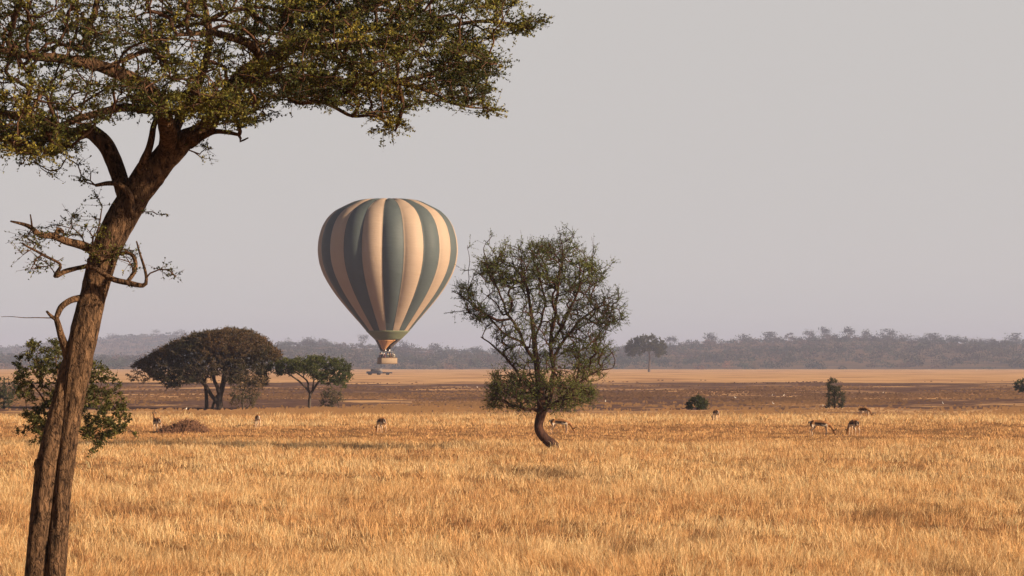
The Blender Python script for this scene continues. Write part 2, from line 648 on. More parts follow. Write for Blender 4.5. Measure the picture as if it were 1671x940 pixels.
def mixc(f, a, b_):
    n = nt.nodes.new('ShaderNodeMix'); n.data_type = 'RGBA'
    if isinstance(f, float): n.inputs[0].default_value = f
    else: nt.links.new(f, n.inputs[0])
    nt.links.new(a, n.inputs[6]); nt.links.new(b_, n.inputs[7])
    return n.outputs[2]


# straw colours of the plain
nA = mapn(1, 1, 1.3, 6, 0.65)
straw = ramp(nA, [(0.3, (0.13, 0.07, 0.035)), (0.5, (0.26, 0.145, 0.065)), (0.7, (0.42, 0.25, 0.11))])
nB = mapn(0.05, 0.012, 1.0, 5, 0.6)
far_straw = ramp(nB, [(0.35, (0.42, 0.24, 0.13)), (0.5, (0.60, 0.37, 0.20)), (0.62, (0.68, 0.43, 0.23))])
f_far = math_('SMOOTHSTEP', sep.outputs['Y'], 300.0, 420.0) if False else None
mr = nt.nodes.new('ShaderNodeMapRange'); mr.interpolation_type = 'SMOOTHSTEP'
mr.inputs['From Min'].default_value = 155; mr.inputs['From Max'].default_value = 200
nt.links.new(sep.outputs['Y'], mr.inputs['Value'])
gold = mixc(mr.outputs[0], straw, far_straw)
# burnt band: 172..500 m with ragged edges and straw islands
nC = mapn(0.022, 0.012, 1.0, 6, 0.62)
nD = mapn(0.07, 0.05, 1.0, 6, 0.68)
nE = mapn(0.8, 0.25, 1.0, 4, 0.6)
up_ = nt.nodes.new('ShaderNodeMapRange'); up_.interpolation_type = 'SMOOTHSTEP'
up_.inputs['From Min'].default_value = 140; up_.inputs['From Max'].default_value = 200
nt.links.new(sep.outputs['Y'], up_.inputs['Value'])
dn = nt.nodes.new('ShaderNodeMapRange'); dn.interpolation_type = 'SMOOTHSTEP'
dn.inputs['From Min'].default_value = 430; dn.inputs['From Max'].default_value = 640
dn.inputs['To Min'].default_value = 1; dn.inputs['To Max'].default_value = 0
nt.links.new(sep.outputs['Y'], dn.inputs['Value'])
band = math_('MULTIPLY', up_.outputs[0], dn.outputs[0])
s1 = math_('MULTIPLY_ADD', nD, 3.2, -1.6)
s2 = math_('MULTIPLY_ADD', nC, 2.4, -1.2)
s3 = math_('MULTIPLY_ADD', nE, 0.4, -0.2)
tot = math_('ADD', math_('ADD', s1, s2), s3)
lev = math_('ADD', math_('MULTIPLY_ADD', band, 1.35, -1.03), tot)
bm_ = nt.nodes.new('ShaderNodeMapRange'); bm_.interpolation_type = 'SMOOTHSTEP'
bm_.inputs['From Min'].default_value = -0.12; bm_.inputs['From Max'].default_value = 0.22
nt.links.new(lev, bm_.inputs['Value'])
burnt = ramp(nE, [(0.3, (0.095, 0.056, 0.054)), (0.55, (0.145, 0.086, 0.072)), (0.75, (0.30, 0.175, 0.10))])
allc = mixc(bm_.outputs[0], gold, burnt)
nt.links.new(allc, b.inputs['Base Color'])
set_in(b, Roughness=0.95, Specular_IOR_Level=0.05)
bp = nt.nodes.new('ShaderNodeBump'); bp.inputs['Strength'].default_value = 0.8; bp.inputs['Distance'].default_value = 0.15
nt.links.new(nA, bp.inputs['Height']); nt.links.new(bp.outputs[0], b.inputs['Normal'])
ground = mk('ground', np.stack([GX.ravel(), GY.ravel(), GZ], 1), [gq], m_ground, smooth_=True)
tag(ground, kind='structure')

# ------------------------------------------------------------------ grass
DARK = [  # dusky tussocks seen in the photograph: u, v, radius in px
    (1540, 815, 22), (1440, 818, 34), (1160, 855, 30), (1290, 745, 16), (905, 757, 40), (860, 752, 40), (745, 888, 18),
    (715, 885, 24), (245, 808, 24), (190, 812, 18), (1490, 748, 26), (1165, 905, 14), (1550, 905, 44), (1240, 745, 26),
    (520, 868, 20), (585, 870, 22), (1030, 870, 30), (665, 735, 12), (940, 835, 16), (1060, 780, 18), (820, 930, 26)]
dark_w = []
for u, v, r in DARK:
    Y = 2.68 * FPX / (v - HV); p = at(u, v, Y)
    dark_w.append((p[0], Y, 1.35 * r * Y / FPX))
GAZ = [  # gazelles: u, v of the feet, yaw, pose
    (255, 703, 0, 0), (420, 697, 0, 0), (622, 706, 0, 0), (916, 710, 0, 0), (1168, 687, 0, 0), (1340, 713, 0, 0), (1392, 714, 0, 0), (1412, 682, 0, 0)]
gaz_w = []
for g in GAZ:
    Y = dist(g[1]); p = at(g[0], g[1], Y); gaz_w.append((p[0], Y))

GV = []; GQ = []; GT = []; GC = []
gn = 0


def grass_zone(y0, y1, dens, hmin, hmax, wid, perclump, csig, edge=5.0):
    global gn
    hwid = lambda y: 0.183 * y + edge
    area = (hwid(y0) + hwid(y1)) * (y1 - y0)
    n = int(area * dens / perclump)
    y = np.sqrt(rng.uniform(y0 ** 2, y1 ** 2, n)); x = rng.uniform(-1, 1, n) * hwid(y)
    P2 = np.stack([x, y * 0.7], 1)
    big = sinnoise(P2, 7.0, 21); mid = sinnoise(P2, 1.3, 22); fine = sinnoise(P2, 0.45, 23)
    short = smooth(105, 114, y) * (1 - smooth(136, 146, y))          # the grazed strip
    keep = rng.uniform(0, 1, n) < np.clip(0.78 + 0.2 * mid + 0.15 * big, 0.25, 1)
    x, y, big, mid, short, fine = x[keep], y[keep], big[keep], mid[keep], short[keep], fine[keep]
    n = len(x)
    hc = (hmin + (hmax - hmin) * rng.uniform(0, 1, n) ** 1.9) * (1 + 0.16 * mid + 0.08 * big) * (1 - 0.5 * short)
    hc *= 1 + 0.25 * smooth(148, 160, y)
    tone = np.clip(0.68 + 0.22 * big + 0.30 * mid + 0.24 * fine + rng.normal(0, 0.24, n), 0, 1)   # 0 rusty .. 1 pale straw
    tone = tone * (1 - 0.45 * short) + 0.25 * smooth(146, 160, y) * (1 - tone)
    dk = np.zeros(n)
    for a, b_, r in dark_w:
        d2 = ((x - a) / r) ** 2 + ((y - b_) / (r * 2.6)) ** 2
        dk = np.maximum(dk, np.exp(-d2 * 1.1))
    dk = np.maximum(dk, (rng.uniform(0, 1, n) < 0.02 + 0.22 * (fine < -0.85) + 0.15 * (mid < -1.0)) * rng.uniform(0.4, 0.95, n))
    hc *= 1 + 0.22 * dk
    for a, b_ in gaz_w:
        d = np.hypot((x - a) / 1.0, (y - b_ + 2.2) / 3.2)
        hc *= 1 - 0.55 * np.exp(-d ** 2)
    # blades
    m = perclump
    X = (x[:, None] + rng.normal(0, csig, (n, m))).ravel(); Yb = (y[:, None] + rng.normal(0, csig, (n, m))).ravel()
    H = (hc[:, None] * rng.uniform(0.45, 1.15, (n, m))).ravel()
    T = np.clip(np.repeat(tone, m) + rng.normal(0, 0.16, n * m), 0, 1)
    DK = np.repeat(dk, m)
    out = np.stack([X - np.repeat(x, m), Yb - np.repeat(y, m)], 1) / csig * 0.30
    wind = np.stack([sinnoise(np.stack([X, Yb], 1), 2.5, 31), sinnoise(np.stack([X, Yb], 1), 2.5, 32)], 1) * 0.28
    lean = (out + wind + rng.normal(0, 0.42, (n * m, 2))) * (1 + DK[:, None] * 1.0)
    N = n * m
    Z = gz(X, Yb)
    th = rng.uniform(0, math.pi, N); dx, dy = np.cos(th), np.sin(th) * 0.6
    wd = wid * rng.uniform(0.5, 1.4, N)
    lx, ly = lean[:, 0] * H, lean[:, 1] * H
    b0 = np.stack([X - dx * wd / 2, Yb - dy * wd / 2, Z - 0.02], 1)
    b1 = np.stack([X + dx * wd / 2, Yb + dy * wd / 2, Z - 0.02], 1)
    mx_ = X + lx * 0.4; my_ = Yb + ly * 0.4; mz = Z + H * 0.6
    m0 = np.stack([mx_ - dx * wd * 0.42, my_ - dy * wd * 0.42, mz], 1)
    m1 = np.stack([mx_ + dx * wd * 0.42, my_ + dy * wd * 0.42, mz], 1)
    dr_ = np.sqrt((lean ** 2).sum(1))
    tp = np.stack([X + lx * 1.25, Yb + ly * 1.25, Z + H * (1 - 0.35 * np.minimum(dr_, 1))], 1)
    V = np.stack([b0, b1, m1, m0, tp], 1).reshape(-1, 3)
    k = np.arange(N)[:, None] * 5 + gn
    GQ.append(k + np.array([[0, 1, 2, 3]])); GT.append(k + np.array([[3, 2, 4]]))
    rust = np.array([0.44, 0.22, 0.105]); straw_ = np.array([0.80, 0.49, 0.22]); pale = np.array([0.88, 0.68, 0.40])
    t1 = np.clip(T * 1.45, 0, 1)[:, None]; t2 = np.clip((T - 0.68) * 2.6, 0, 1)[:, None]
    col = rust * (1 - t1) + straw_ * t1; col = col * (1 - t2) + pale * t2
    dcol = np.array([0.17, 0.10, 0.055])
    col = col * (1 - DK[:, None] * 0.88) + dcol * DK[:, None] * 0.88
    col *= (1 + rng.normal(0, 0.12, N))[:, None]
    GC.append(np.repeat(np.clip(col, 0.02, 0.9), 5, 0)); GV.append(V)
    gn += len(V)


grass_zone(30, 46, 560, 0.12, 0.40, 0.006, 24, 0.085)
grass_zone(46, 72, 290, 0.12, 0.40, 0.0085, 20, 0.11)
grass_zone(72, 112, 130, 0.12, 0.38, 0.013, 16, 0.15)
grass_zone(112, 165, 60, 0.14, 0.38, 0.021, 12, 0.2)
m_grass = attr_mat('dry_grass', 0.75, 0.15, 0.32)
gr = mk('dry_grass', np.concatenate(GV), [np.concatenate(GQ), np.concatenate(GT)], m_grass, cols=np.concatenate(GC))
tag(gr, 'tall dry golden grass covering the near savanna', 'grass', kind='stuff')
del GV, GQ, GT, GC

# sparse stubble on the burnt plain beyond
n = 60000
y = 1 / rng.uniform(1 / 560, 1 / 166, n); x = rng.uniform(-1, 1, n) * (0.185 * y + 12)
P2 = np.stack([x, y * 0.35], 1)
k = (sinnoise(P2, 14, 41) + 0.6 * sinnoise(P2, 3, 42) + rng.normal(0, 0.35, n)) > 0.1 + 1.6 * smooth(330, 560, y)
x, y, P2 = x[k], y[k], P2[k]; n = len(x)
h = rng.uniform(0.06, 0.20, n); wd = 0.03 + y * 0.0003 * rng.uniform(0.5, 1.5, n)
z = gz(x, y)
V = np.stack([np.stack([x - wd, y, z - 0.02], 1), np.stack([x + wd, y, z - 0.02], 1), np.stack([x + wd * 0.6 + rng.normal(0, .05, n), y + 0.05, z + h], 1), np.stack([x - wd * 0.7, y + 0.05, z + h * 0.8], 1)], 1).reshape(-1, 3)
col = palette(n, [(0.11, 0.066, 0.05), (0.16, 0.095, 0.065), (0.20, 0.12, 0.075), (0.28, 0.165, 0.09)], P2, 20, 43, 0.12)
kb = (1 - smooth(175, 250, y))[:, None] * 0.75
col = col * (1 - kb) + np.array([0.42, 0.25, 0.12]) * kb
st = mk('stubble_tufts', V, [np.arange(4 * n).reshape(-1, 4)], m_grass, cols=np.repeat(col, 4, 0))
tag(st, 'scattered short tufts on the burnt plain beyond the tall grass', 'grass tufts', kind='stuff')

# ------------------------------------------------------------------ hills and far woods
near_crest = np.array([(-900, 575), (-300, 578), (0, 580), (60, 588), (150, 594), (300, 588), (400, 576), (440, 570), (500, 563), (560, 567), (640, 570), (700, 574), (780, 578), (860, 578),
                       (1000, 572), (1060, 566), (1150, 560), (1300, 555), (1400, 552), (1470, 556), (1600, 562), (1671, 561), (2000, 558), (2600, 566)], float)
far_crest = np.array([(-900, 575), (-200, 577), (0, 574), (100, 562), (180, 552), (260, 546), (320, 546), (380, 552), (430, 562), (520, 576), (640, 588), (900, 596), (2600, 596)], float)


def hill(name, crest, y0, y1, y2, seed, x_m):
    def zf(x, y):
        u = W0 / 2 + x / y1 * FPX
        v = np.interp(u, crest[:, 0], crest[:, 1])
        zc = CH + (HV - v) * y1 / FPX
        P = np.stack([x, y], 1)
        t = np.clip((y - y0) / (y1 - y0), 0, 1)
        up = t ** 0.9 * (1 - smooth(y1, y2, y) * 0.9)
        return zc * up + sinnoise(P, 130, seed) * 1.6 * up - 1.5 * (1 - smooth(y0, y0 + 60, y)) - 3 * smooth(y2 - 100, y2, y)
    xs = np.linspace(-x_m, x_m, 90); ys = np.linspace(y0 - 40, y2, 50)
    X, Y = np.meshgrid(xs, ys)
    Z = zf(X.ravel(), Y.ravel())
    i = (np.arange(49)[:, None] * 90 + np.arange(89)[None]).ravel()
    o = mk(name, np.stack([X.ravel(), Y.ravel(), Z], 1), [np.stack([i, i + 1, i + 91, i + 90], 1)], m_hill, smooth_=True)
    tag(o, kind='structure')
    return zf


m_hill, nt, b = new_mat('hill_earth')
geo = nt.nodes.new('ShaderNodeNewGeometry')
nz = mapn(0.02, 0.02, 1.0, 6, 0.6)
nt.links.new(ramp(nz, [(0.35, (0.07, 0.06, 0.04)), (0.6, (0.17, 0.11, 0.065))]), b.inputs['Base Color'])
set_in(b, Roughness=0.95, Specular_IOR_Level=0.05)
zn = hill('hill', near_crest, 2050, 2850, 3300, 51, 1150)
zfar = hill('far_hill', far_crest, 3900, 5000, 5600, 52, 2000)

m_wood = attr_mat('woodland_leaf', 0.9, 0.05, 0.15)
m_trunkfar = plain_mat('far_trunk_bark', (0.16, 0.12, 0.09), 0.9)


def blob_trees(X, Y, Z, wd, ht, nl, ls, tones, flat=0.5):
    """leaf clumps of many small trees: returns verts, quads, colours"""
    n = len(X)
    d = unit(rng.normal(size=(n, nl, 3)))
    r = rng.uniform(0.45, 1.0, (n, nl, 1)) ** 0.6
    lob = 1 + 0.28 * np.sin(d[..., 0:1] * 4 + rng.uniform(0, 6, (n, 1, 1))) * np.cos(d[..., 1:2] * 5 + rng.uniform(0, 6, (n, 1, 1)))
    p = d * r * lob
    p[..., 0] *= wd[:, None] / 2; p[..., 1] *= wd[:, None] / 2
    p[..., 2] = np.where(p[..., 2] < 0, p[..., 2] * 0.55, p[..., 2]) * ht[:, None] * 0.45 + ht[:, None] * 0.58
    p += np.stack([X, Y, Z], 1)[:, None]
    P = p.reshape(-1, 3)
    col = np.repeat(tones, nl, 0) * (1 + rng.normal(0, 0.22, n * nl))[:, None]
    return leaf_quads(P, ls, ls * 0.8, np.clip(col, 0.01, 0.6), flat)


def woods(name, label, zf, y0, y1, n, xm, wd, ht, nl, ls, seed):
    y = rng.uniform(y0, y1, n); x = rng.uniform(-1, 1, n) * xm * (y / y1)
    P2 = np.stack([x, y], 1)
    dens = sinnoise(P2, 90, seed)
    k = dens + rng.normal(0, 0.6, n) > -0.75
    x, y, P2 = x[k], y[k], P2[k]; n = len(x)
    z = zf(x, y)
    w_ = wd * rng.uniform(0.45, 1.35, n) * (1 - 0.4 * smooth(y1 - 260, y1 - 90, y)); h_ = ht * rng.uniform(0.4, 1.2, n) * (1 - 0.45 * smooth(y1 - 260, y1 - 90, y))
    tn = palette(n, [(0.010, 0.024, 0.016), (0.026, 0.042, 0.028), (0.042, 0.045, 0.034), (0.10, 0.065, 0.055)], P2, 60, seed + 1, 0.35)
    v, q, c = blob_trees(x, y, z, w_, h_, nl, ls, tn)
    o = mk(name, v, [q], m_wood, cols=c)
    tag(o, label, 'woodland', kind='stuff')


woods('woodland', 'dense hazy bushland covering the long ridge behind the plain', zn, 2035, 2900, 5200, 1050, 13, 8.0, 60, 1.3, 61)
woods('far_woodland', 'bluish far woodland on the distant left hill', zfar, 3900, 5050, 3600, 1700, 20, 9, 36, 3.0, 63)


def far_tree(name, label, u, vtop, vbase, wpx, Y, nleaf=200, style='round', tone=(0.03, 0.035, 0.025), group=None, cat='tree', tr=0.35):
    s = Y / FPX
    base = at(u, vbase, Y)
    H = (vbase - vtop) * s; Wd = wpx * s
    root = thing(name, label, cat, tuple(base), 0, group)
    mb = MB()
    fk = H * (0.45 if style != 'bush' else 0.15)
    mb.tube([(0, 0, -1.0), (0.02 * H, 0, fk * 0.5), (0, 0.02 * H, fk)], [tr * 1.2, tr, tr * 0.85], 7)
    for a in range(5):
        th = a * 1.256 + rng.uniform(0, 1)
        e = np.array([math.cos(th) * Wd * 0.32, math.sin(th) * Wd * 0.32, H * rng.uniform(0.72, 0.88)])
        mb.tube([(0, 0.02 * H, fk * 0.92), tuple(e * np.array([.4, .4, 0.72])), tuple(e)], [tr * 0.6, tr * 0.4, tr * 0.15], 5)
    mb.build('trunk', m_trunkfar, root, True)
    ncl = 14 if style != 'sparse' else 7
    cl = unit(rng.normal(size=(ncl, 3))) * rng.uniform(0.35, 0.85, (ncl, 1))
    cl[:, 2] = np.abs(cl[:, 2]) if style in ('flat',) else cl[:, 2]
    zc = {'round': 0.66, 'flat': 0.66, 'sparse': 0.68, 'bush': 0.5}[style]
    zs = {'round': 0.34, 'flat': 0.30, 'sparse': 0.30, 'bush': 0.5}[style]
    C_ = cl * np.array([Wd / 2, Wd / 2, H * zs]) + np.array([0, 0, H * zc])
    pick = rng.integers(0, ncl, nleaf)
    rad = Wd * (0.15 if style != 'sparse' else 0.09)
    P = C_[pick] + rng.normal(0, rad * 0.75, (nleaf, 3)) * np.array([1, 1, 0.7])
    P[:, 2] = np.minimum(P[:, 2], H)
    ls = max(0.35, Wd * 0.075)
    col = np.clip(np.array(tone)[None] * (1 + rng.normal(0, 0.25, nleaf))[:, None], 0.01, 0.6)
    v, q, c = leaf_quads(P, ls, ls * 0.8, col, 0.6)
    mk('crown', v, [q], m_wood, root, c)
    return root


G1 = 'trees standing on the crest of the wooded ridge'
SKY = [
    (997, 551, 572, 14, 'flat', 'small flat-topped tree on the skyline just right of the middle tree'),
    (1095, 550, 568, 24, 'flat', 'flat-topped ridge tree peeking out right behind the umbrella tree'),
    (1161, 544, 566, 28, 'round', 'rounded ridge tree standing above the brown bushes at the wood edge'),
    (1214, 547, 564, 32, 'round', 'broad low ridge tree between two rounder crowns'),
    (1257, 544, 562, 36, 'round', 'widest rounded crown on the ridge left of the spindly tree'),
    (1288, 544, 560, 18, 'sparse', 'spindly see-through tree on the ridge left of the tallest crowns'),
    (1320, 539, 560, 22, 'flat', 'left tree of the touching pair of tall crowns on the ridge'),
    (1342, 535, 560, 24, 'flat', 'right and taller tree of the touching pair on the ridge'),
    (1361, 543, 560, 12, 'round', 'small low tree in the gap between the tallest ridge trees'),
    (1386, 535, 559, 27, 'flat', 'tall square-crowned tree on the highest part of the ridge'),
    (1412, 538, 559, 24, 'round', 'tree with a slanting crown at the right of the tallest ridge trees'),
    (1449, 539, 561, 32, 'round', 'peaked ridge tree with a small knob on top'),
    (1471, 547, 562, 14, 'sparse', 'thin bare tree on the ridge right of the peaked crown'),
    (1526, 546, 564, 34, 'flat', 'wide flat crown alone on the right part of the ridge'),
    (1555, 550, 565, 16, 'round', 'dark small tree right beside the wide flat crown'),
    (1570, 549, 566, 13, 'round', 'narrow upright tree right of the dark small one'),
    (1584, 549, 566, 11, 'sparse', 'first of three spindly trees in the saddle of the ridge'),
    (1593, 551, 566, 9, 'sparse', 'middle one of three spindly trees in the saddle of the ridge'),
    (1602, 551, 567, 10, 'sparse', 'last of three spindly trees in the saddle of the ridge'),
    (1617, 552, 567, 22, 'round', 'low round tree right of the three spindly ones'),
    (1658, 546, 566, 32, 'round', 'big round ridge tree at the right edge of the photo'),
    (466, 553, 575, 22, 'round', 'ridge tree just right of the large umbrella acacia'),
    (504, 549, 573, 28, 'round', 'domed ridge tree above the green acacia'),
    (526, 553, 574, 24, 'round', 'lower ridge tree touching the domed one on its right'),
    (591, 544, 572, 21, 'round', 'lone round tree on a thin trunk left of the balloon mouth'),
    (664, 557, 577, 28, 'round', 'ridge tree just right of the balloon mouth'),
    (710, 561, 580, 28, 'round', 'broad ridge tree between balloon and middle tree'),
    (777, 566, 583, 22, 'round', 'ridge tree seen behind the left twigs of the middle tree'),
]
for u, vt, vb, wp, stl, lab in SKY:
    far_tree('ridge_tree', lab, u, vt - 2, vb + 4, wp * 1.05, 2860 + (u % 7) * 6, 420 if wp > 14 else 140, stl,
             tone=(0.022, 0.028, 0.02) if stl != 'sparse' else (0.04, 0.035, 0.03), group=G1, tr=0.3 + wp * 0.006)
for u, vt, vb, wp, lab in [(255, 536, 556, 19, 'left tree on top of the bluish far hill'), (297, 536, 556, 19, 'right tree on top of the bluish far hill'),
                           (182, 544, 562, 24, 'low tree on the far hill just right of the big trunk'), (22, 569, 584, 24, 'tree on the far slope at the left edge of the photo')]:
    far_tree('distant_tree', lab, u, vt, vb, wp, 4990, 170, 'flat', group='trees on the far left hill', tr=0.5)
for u, vt, vb, wp, tn, lab in [(1188, 588, 604, 24, (0.22, 0.12, 0.085), 'pinkish brown bush at the foot of the wooded ridge'),
                               (1144, 597, 604, 24, (0.20, 0.115, 0.08), 'low brown bush left of the pinkish one below the ridge'),
                               (1232, 590, 604, 18, (0.12, 0.09, 0.06), 'dull bush right of the pinkish one below the ridge'),
                               (735, 593, 604, 30, (0.19, 0.115, 0.08), 'low brown bush below the ridge between balloon and middle tree'),
                               (717, 591, 604, 14, (0.07, 0.08, 0.045), 'small green bush beside a low brown one below the ridge')]:
    far_tree('edge_bush', lab, u, vt, vb, wp, 1960, 260, 'bush', tone=tn, group='bushes at the foot of the wooded ridge', cat='bush', tr=0.2)

# ------------------------------------------------------------------ haze
bpy.ops.mesh.primitive_cube_add(size=1, location=(0, 3950, 34.5))
hz = bpy.context.object; hz.name = 'haze'; hz.data.name = 'haze'; hz.scale = (8600, 8700, 79)
m = bpy.data.materials.new('haze_air'); m.use_nodes = True
nt = m.node_tree; nt.nodes.remove(nt.nodes['Principled BSDF'])
pv = nt.nodes.new('ShaderNodeVolumePrincipled')
pv.inputs['Color'].default_value = (0.50, 0.60, 0.93, 1); pv.inputs['Density'].default_value = 0.000175; pv.inputs['Anisotropy'].default_value = 0.0
nt.links.new(pv.outputs[0], nt.nodes['Material Output'].inputs['Volume'])
hz.data.materials.append(m)
tag(hz, kind='stuff')

# ------------------------------------------------------------------ big foreground tree
Y0 = 24.4
m_bark = bark_mat('acacia_bark', (0.03, 0.019, 0.014), (0.25, 0.155, 0.092), 26, 1.0, 0.08, 0.35, True)
m_leaf = attr_mat('acacia_leaf', 0.6, 0.3, 0.35)


def bdisp(Q):
    P = np.stack([Q[:, 0] * 1.0, Q[:, 1] * 1.0, Q[:, 2] * 1.2], 1)
    P3 = np.stack([Q[:, 0] * 3.2, Q[:, 1] * 3.2, Q[:, 2] * 2.5], 1)
    P4 = np.stack([Q[:, 0] * 7, Q[:, 1] * 7, Q[:, 2] * 5.5], 1)
    return 0.08 * sinnoise(P, 1.1, 71) + 0.06 * sinnoise(P3, 1.0, 72) - 0.06 * np.abs(sinnoise(P4, 1.0, 73))


base0 = at(66, 1166, Y0); base0[2] = gz(base0[0], Y0)[0] - 0.05
tr_main = L3([(72, 1175, 30), (78, 1060, 22), (90, 940, 19.5), (100, 800, 17), (112, 700, 19, -.01), (124, 610, 25), (139, 530, 24.5), (152, 480, 22.5), (170, 415, 24),
              (194, 362, 25.5), (223, 316, 24.5), (247, 283, 27), (262, 262, 21), (272, 240, 14)], Y0)
tr_left = L3([(30, 1175, 28, .02), (45, 1060, 21, .0), (57, 940, 18, -.03), (70, 800, 18, -.05), (82, 730, 18.5, -.05), (98, 660, 17, -.03), (112, 600, 15, 0), (122, 560, 11, .03)], Y0)
tr_mid = L3([(60, 1175, 20, .08), (66, 1060, 14, .07), (76, 940, 11, .05), (86, 800, 11, .02), (98, 700, 12, .0), (112, 620, 12, .02)], Y0)
limbs0 = [
    [(250, 290, 20), (290, 238, 19, -.1), (330, 213, 14, -.15), (366, 165, 15, -.1), (402, 122, 17, 0), (440, 97, 14, .1), (520, 52, 11, .2), (600, 12, 8, .3), (700, -30, 5, .4), (790, -60, 3, .5)],
    [(262, 268, 14, 0), (274, 225, 15, -.25), (268, 190, 13, -.5), (250, 155, 12, -.7), (215, 130, 13, -.9), (160, 108, 10, -1.1), (90, 93, 8, -1.2), (20, 85, 6, -1.4), (-80, 60, 4, -1.5)],
    [(274, 235, 11, .05), (300, 180, 8, .3), (330, 120, 7, .6), (342, 60, 6, .8), (330, 0, 5, .9), (310, -80, 5, 1.0)],
    [(208, 335, 15, 0), (196, 290, 14, .1), (186, 260, 14, .15), (170, 230, 14, .2), (145, 214, 13, .3), (118, 220, 11, .4), (80, 202, 9, .6), (20, 190, 7, .8), (-60, 170, 5, 1.0), (-200, 150, 3, 1.1)],
    [(218, 303, 8, -.05), (232, 265, 7, -.15), (243, 235, 6, -.2), (250, 205, 5, -.2), (262, 180, 4, -.1), (280, 150, 3, 0)],
    [(432, 125, 8, -.1), (430, 95, 9, -.45), (408, 72, 8, -.7), (372, 58, 6.5, -.9), (330, 52, 5, -1.1), (290, 58, 3, -1.3)],
    [(412, 60, 5, -.7), (420, 30, 5, -.8), (405, 5, 4, -.9), (415, -30, 3, -.9)],
    [(272, 112, 5, -.7), (265, 92, 5, -.9), (237, 82, 4.5, -1.1), (190, 103, 3, -1.2), (150, 115, 2, -1.3)],
    [(398, 135, 10, .0), (470, 130, 7, -.2), (560, 137, 6, -.4), (640, 132, 5, -.5), (700, 120, 4, -.6), (765, 102, 3, -.7), (805, 105, 1.8, -.7)],
    [(470, 80, 6, .1), (600, 72, 6, -.1), (700, 52, 4, -.2), (790, 35, 3, -.3), (870, 46, 1.6, -.3)],
    [(455, 130, 4, -.2), (480, 166, 3.6, -.4), (530, 168, 3.2, -.5), (575, 190, 2.8, -.6), (612, 190, 2.2, -.6), (645, 214, 1.4, -.6)],
    [(640, 132, 4, -.5), (700, 150, 3.2, -.4), (740, 170, 2.4, -.4), (790, 176, 1.2, -.4)],
    [(242, 182, 7, -.5), (200, 176, 7, -.7), (150, 187, 6, -.9), (92, 210, 5.5, -1.1), (52, 245, 4, -1.2)],
    [(150, 110, 7, -1.1), (140, 60, 6, -1.0), (155, 20, 5, -.9), (160, -50, 4, -.9)],
    [(310, 240, 6, -.1), (345, 216, 5, -.3), (390, 222, 2.5, -.4), (392, 232, 2, -.4), (405, 226, 1.2, -.4)],
    # stubs and the broken branches low on the trunk
    [(214, 350, 9, -.1), (211, 318, 7.5, -.16), (195, 301, 6, -.2), (175, 298, 5, -.25), (155, 302, 3.5, -.3)],
    [(160, 418, 10, -.05), (142, 404, 10, -.2), (112, 394, 8, -.35), (88, 384, 7, -.45), (66, 384, 6, -.5), (46, 370, 4.5, -.55), (18, 362, 2, -.6)],
    [(92, 384, 6, -.4), (95, 372, 5, -.4), (104, 378, 4, -.4)],
    [(52, 372, 2.4, -.55), (50, 350, 1.4, -.56)],
    [(125, 438, 5, -.2), (150, 436, 5.5, -.22), (178, 452, 6, -.2), (205, 460, 6, -.2), (232, 466, 5, -.2), (238, 454, 3.4, -.2), (229, 420, 2.6, -.2), (221, 394, 1.6, -.2)],
    [(125, 438, 5, -.2), (106, 444, 6, -.25), (91, 450, 5, -.3), (100, 432, 3, -.35), (70, 415, 3, -.45), (36, 396, 2, -.5)],
    [(205, 462, 4.5, -.2), (219, 440, 5, -.2), (216, 418, 4.5, -.18), (203, 411, 4, -.15), (188, 416, 4, -.1)],
    [(133, 487, 8, -.05), (115, 492, 7, -.1), (99, 503, 7, -.12), (91, 518, 5.5, -.12), (84, 516, 4, -.12), (76, 507, 2.5, -.12)],
    [(90, 516, 6, -.12), (97, 540, 7.5, -.1), (103, 562, 9, -.06), (116, 600, 11, 0)],
    [(84, 518, 1.3, -.12), (50, 517, 0.9, -.12), (3, 518, 0.5, -.12)],
    [(64, 772, 7, -.06), (58, 760, 5.5, -.1), (60, 748, 2.5, -.1)],
]
limbs0 = [[(e[0], e[1], e[2] * (0.78 if i_ > 14 else 1)) + tuple(e[3:]) for e in l] for i_, l in enumerate(limbs0)]
limbs0 = [L3(l, Y0) for l in limbs0]

cr_main = [(-700, 200), (-300, 235), (0, 238), (60, 262), (105, 240), (150, 200), (230, 178), (300, 180), (345, 195), (385, 200), (440, 165), (500, 160), (560, 178), (600, 188), (640, 205),
           (655, 182), (700, 168), (745, 172), (790, 170), (800, 150), (770, 135), (815, 118), (812, 96), (770, 80), (830, 60), (872, 50), (860, 36), (790, 25), (840, 5), (820, -40), (760, -140), (560, -250), (300, -310), (-200, -330), (-700, -180)]
A1 = crown(4400, cr_main, Y0, 3.0, gap=-0.12, gscale=0.5, seed=81, uc=60, hw=830, zs=3.2)
sm = lambda c, s, n, d: np.array([at(c[0] + rng.normal(0, s[0]), c[1] + rng.normal(0, s[1]), Y0 + d + rng.normal(0, 0.12)) for _ in range(n)])
right = [(380, 215), (440, 160), (560, 175), (640, 205), (655, 180), (700, 165), (790, 170), (800, 148), (770, 132), (815, 115), (810, 95), (770, 80), (800, 55), (740, 30), (700, 0), (500, -20), (400, 60)]
A2 = crown(430, right, Y0 - 0.3, 1.3, gap=0.15, gscale=0.5, seed=83, zs=3.0)
low = [(205, 190), (235, 150), (430, 160), (440, 190), (385, 214), (340, 196), (280, 188)]
A3 = crown(110, low, Y0 - 0.9, 0.7, gap=-9)
lowl = [(-60, 235), (0, 200), (120, 215), (110, 248), (60, 258), (20, 250)]
A4 = crown(90, lowl, Y0 - 1.0, 0.8, gap=-9)
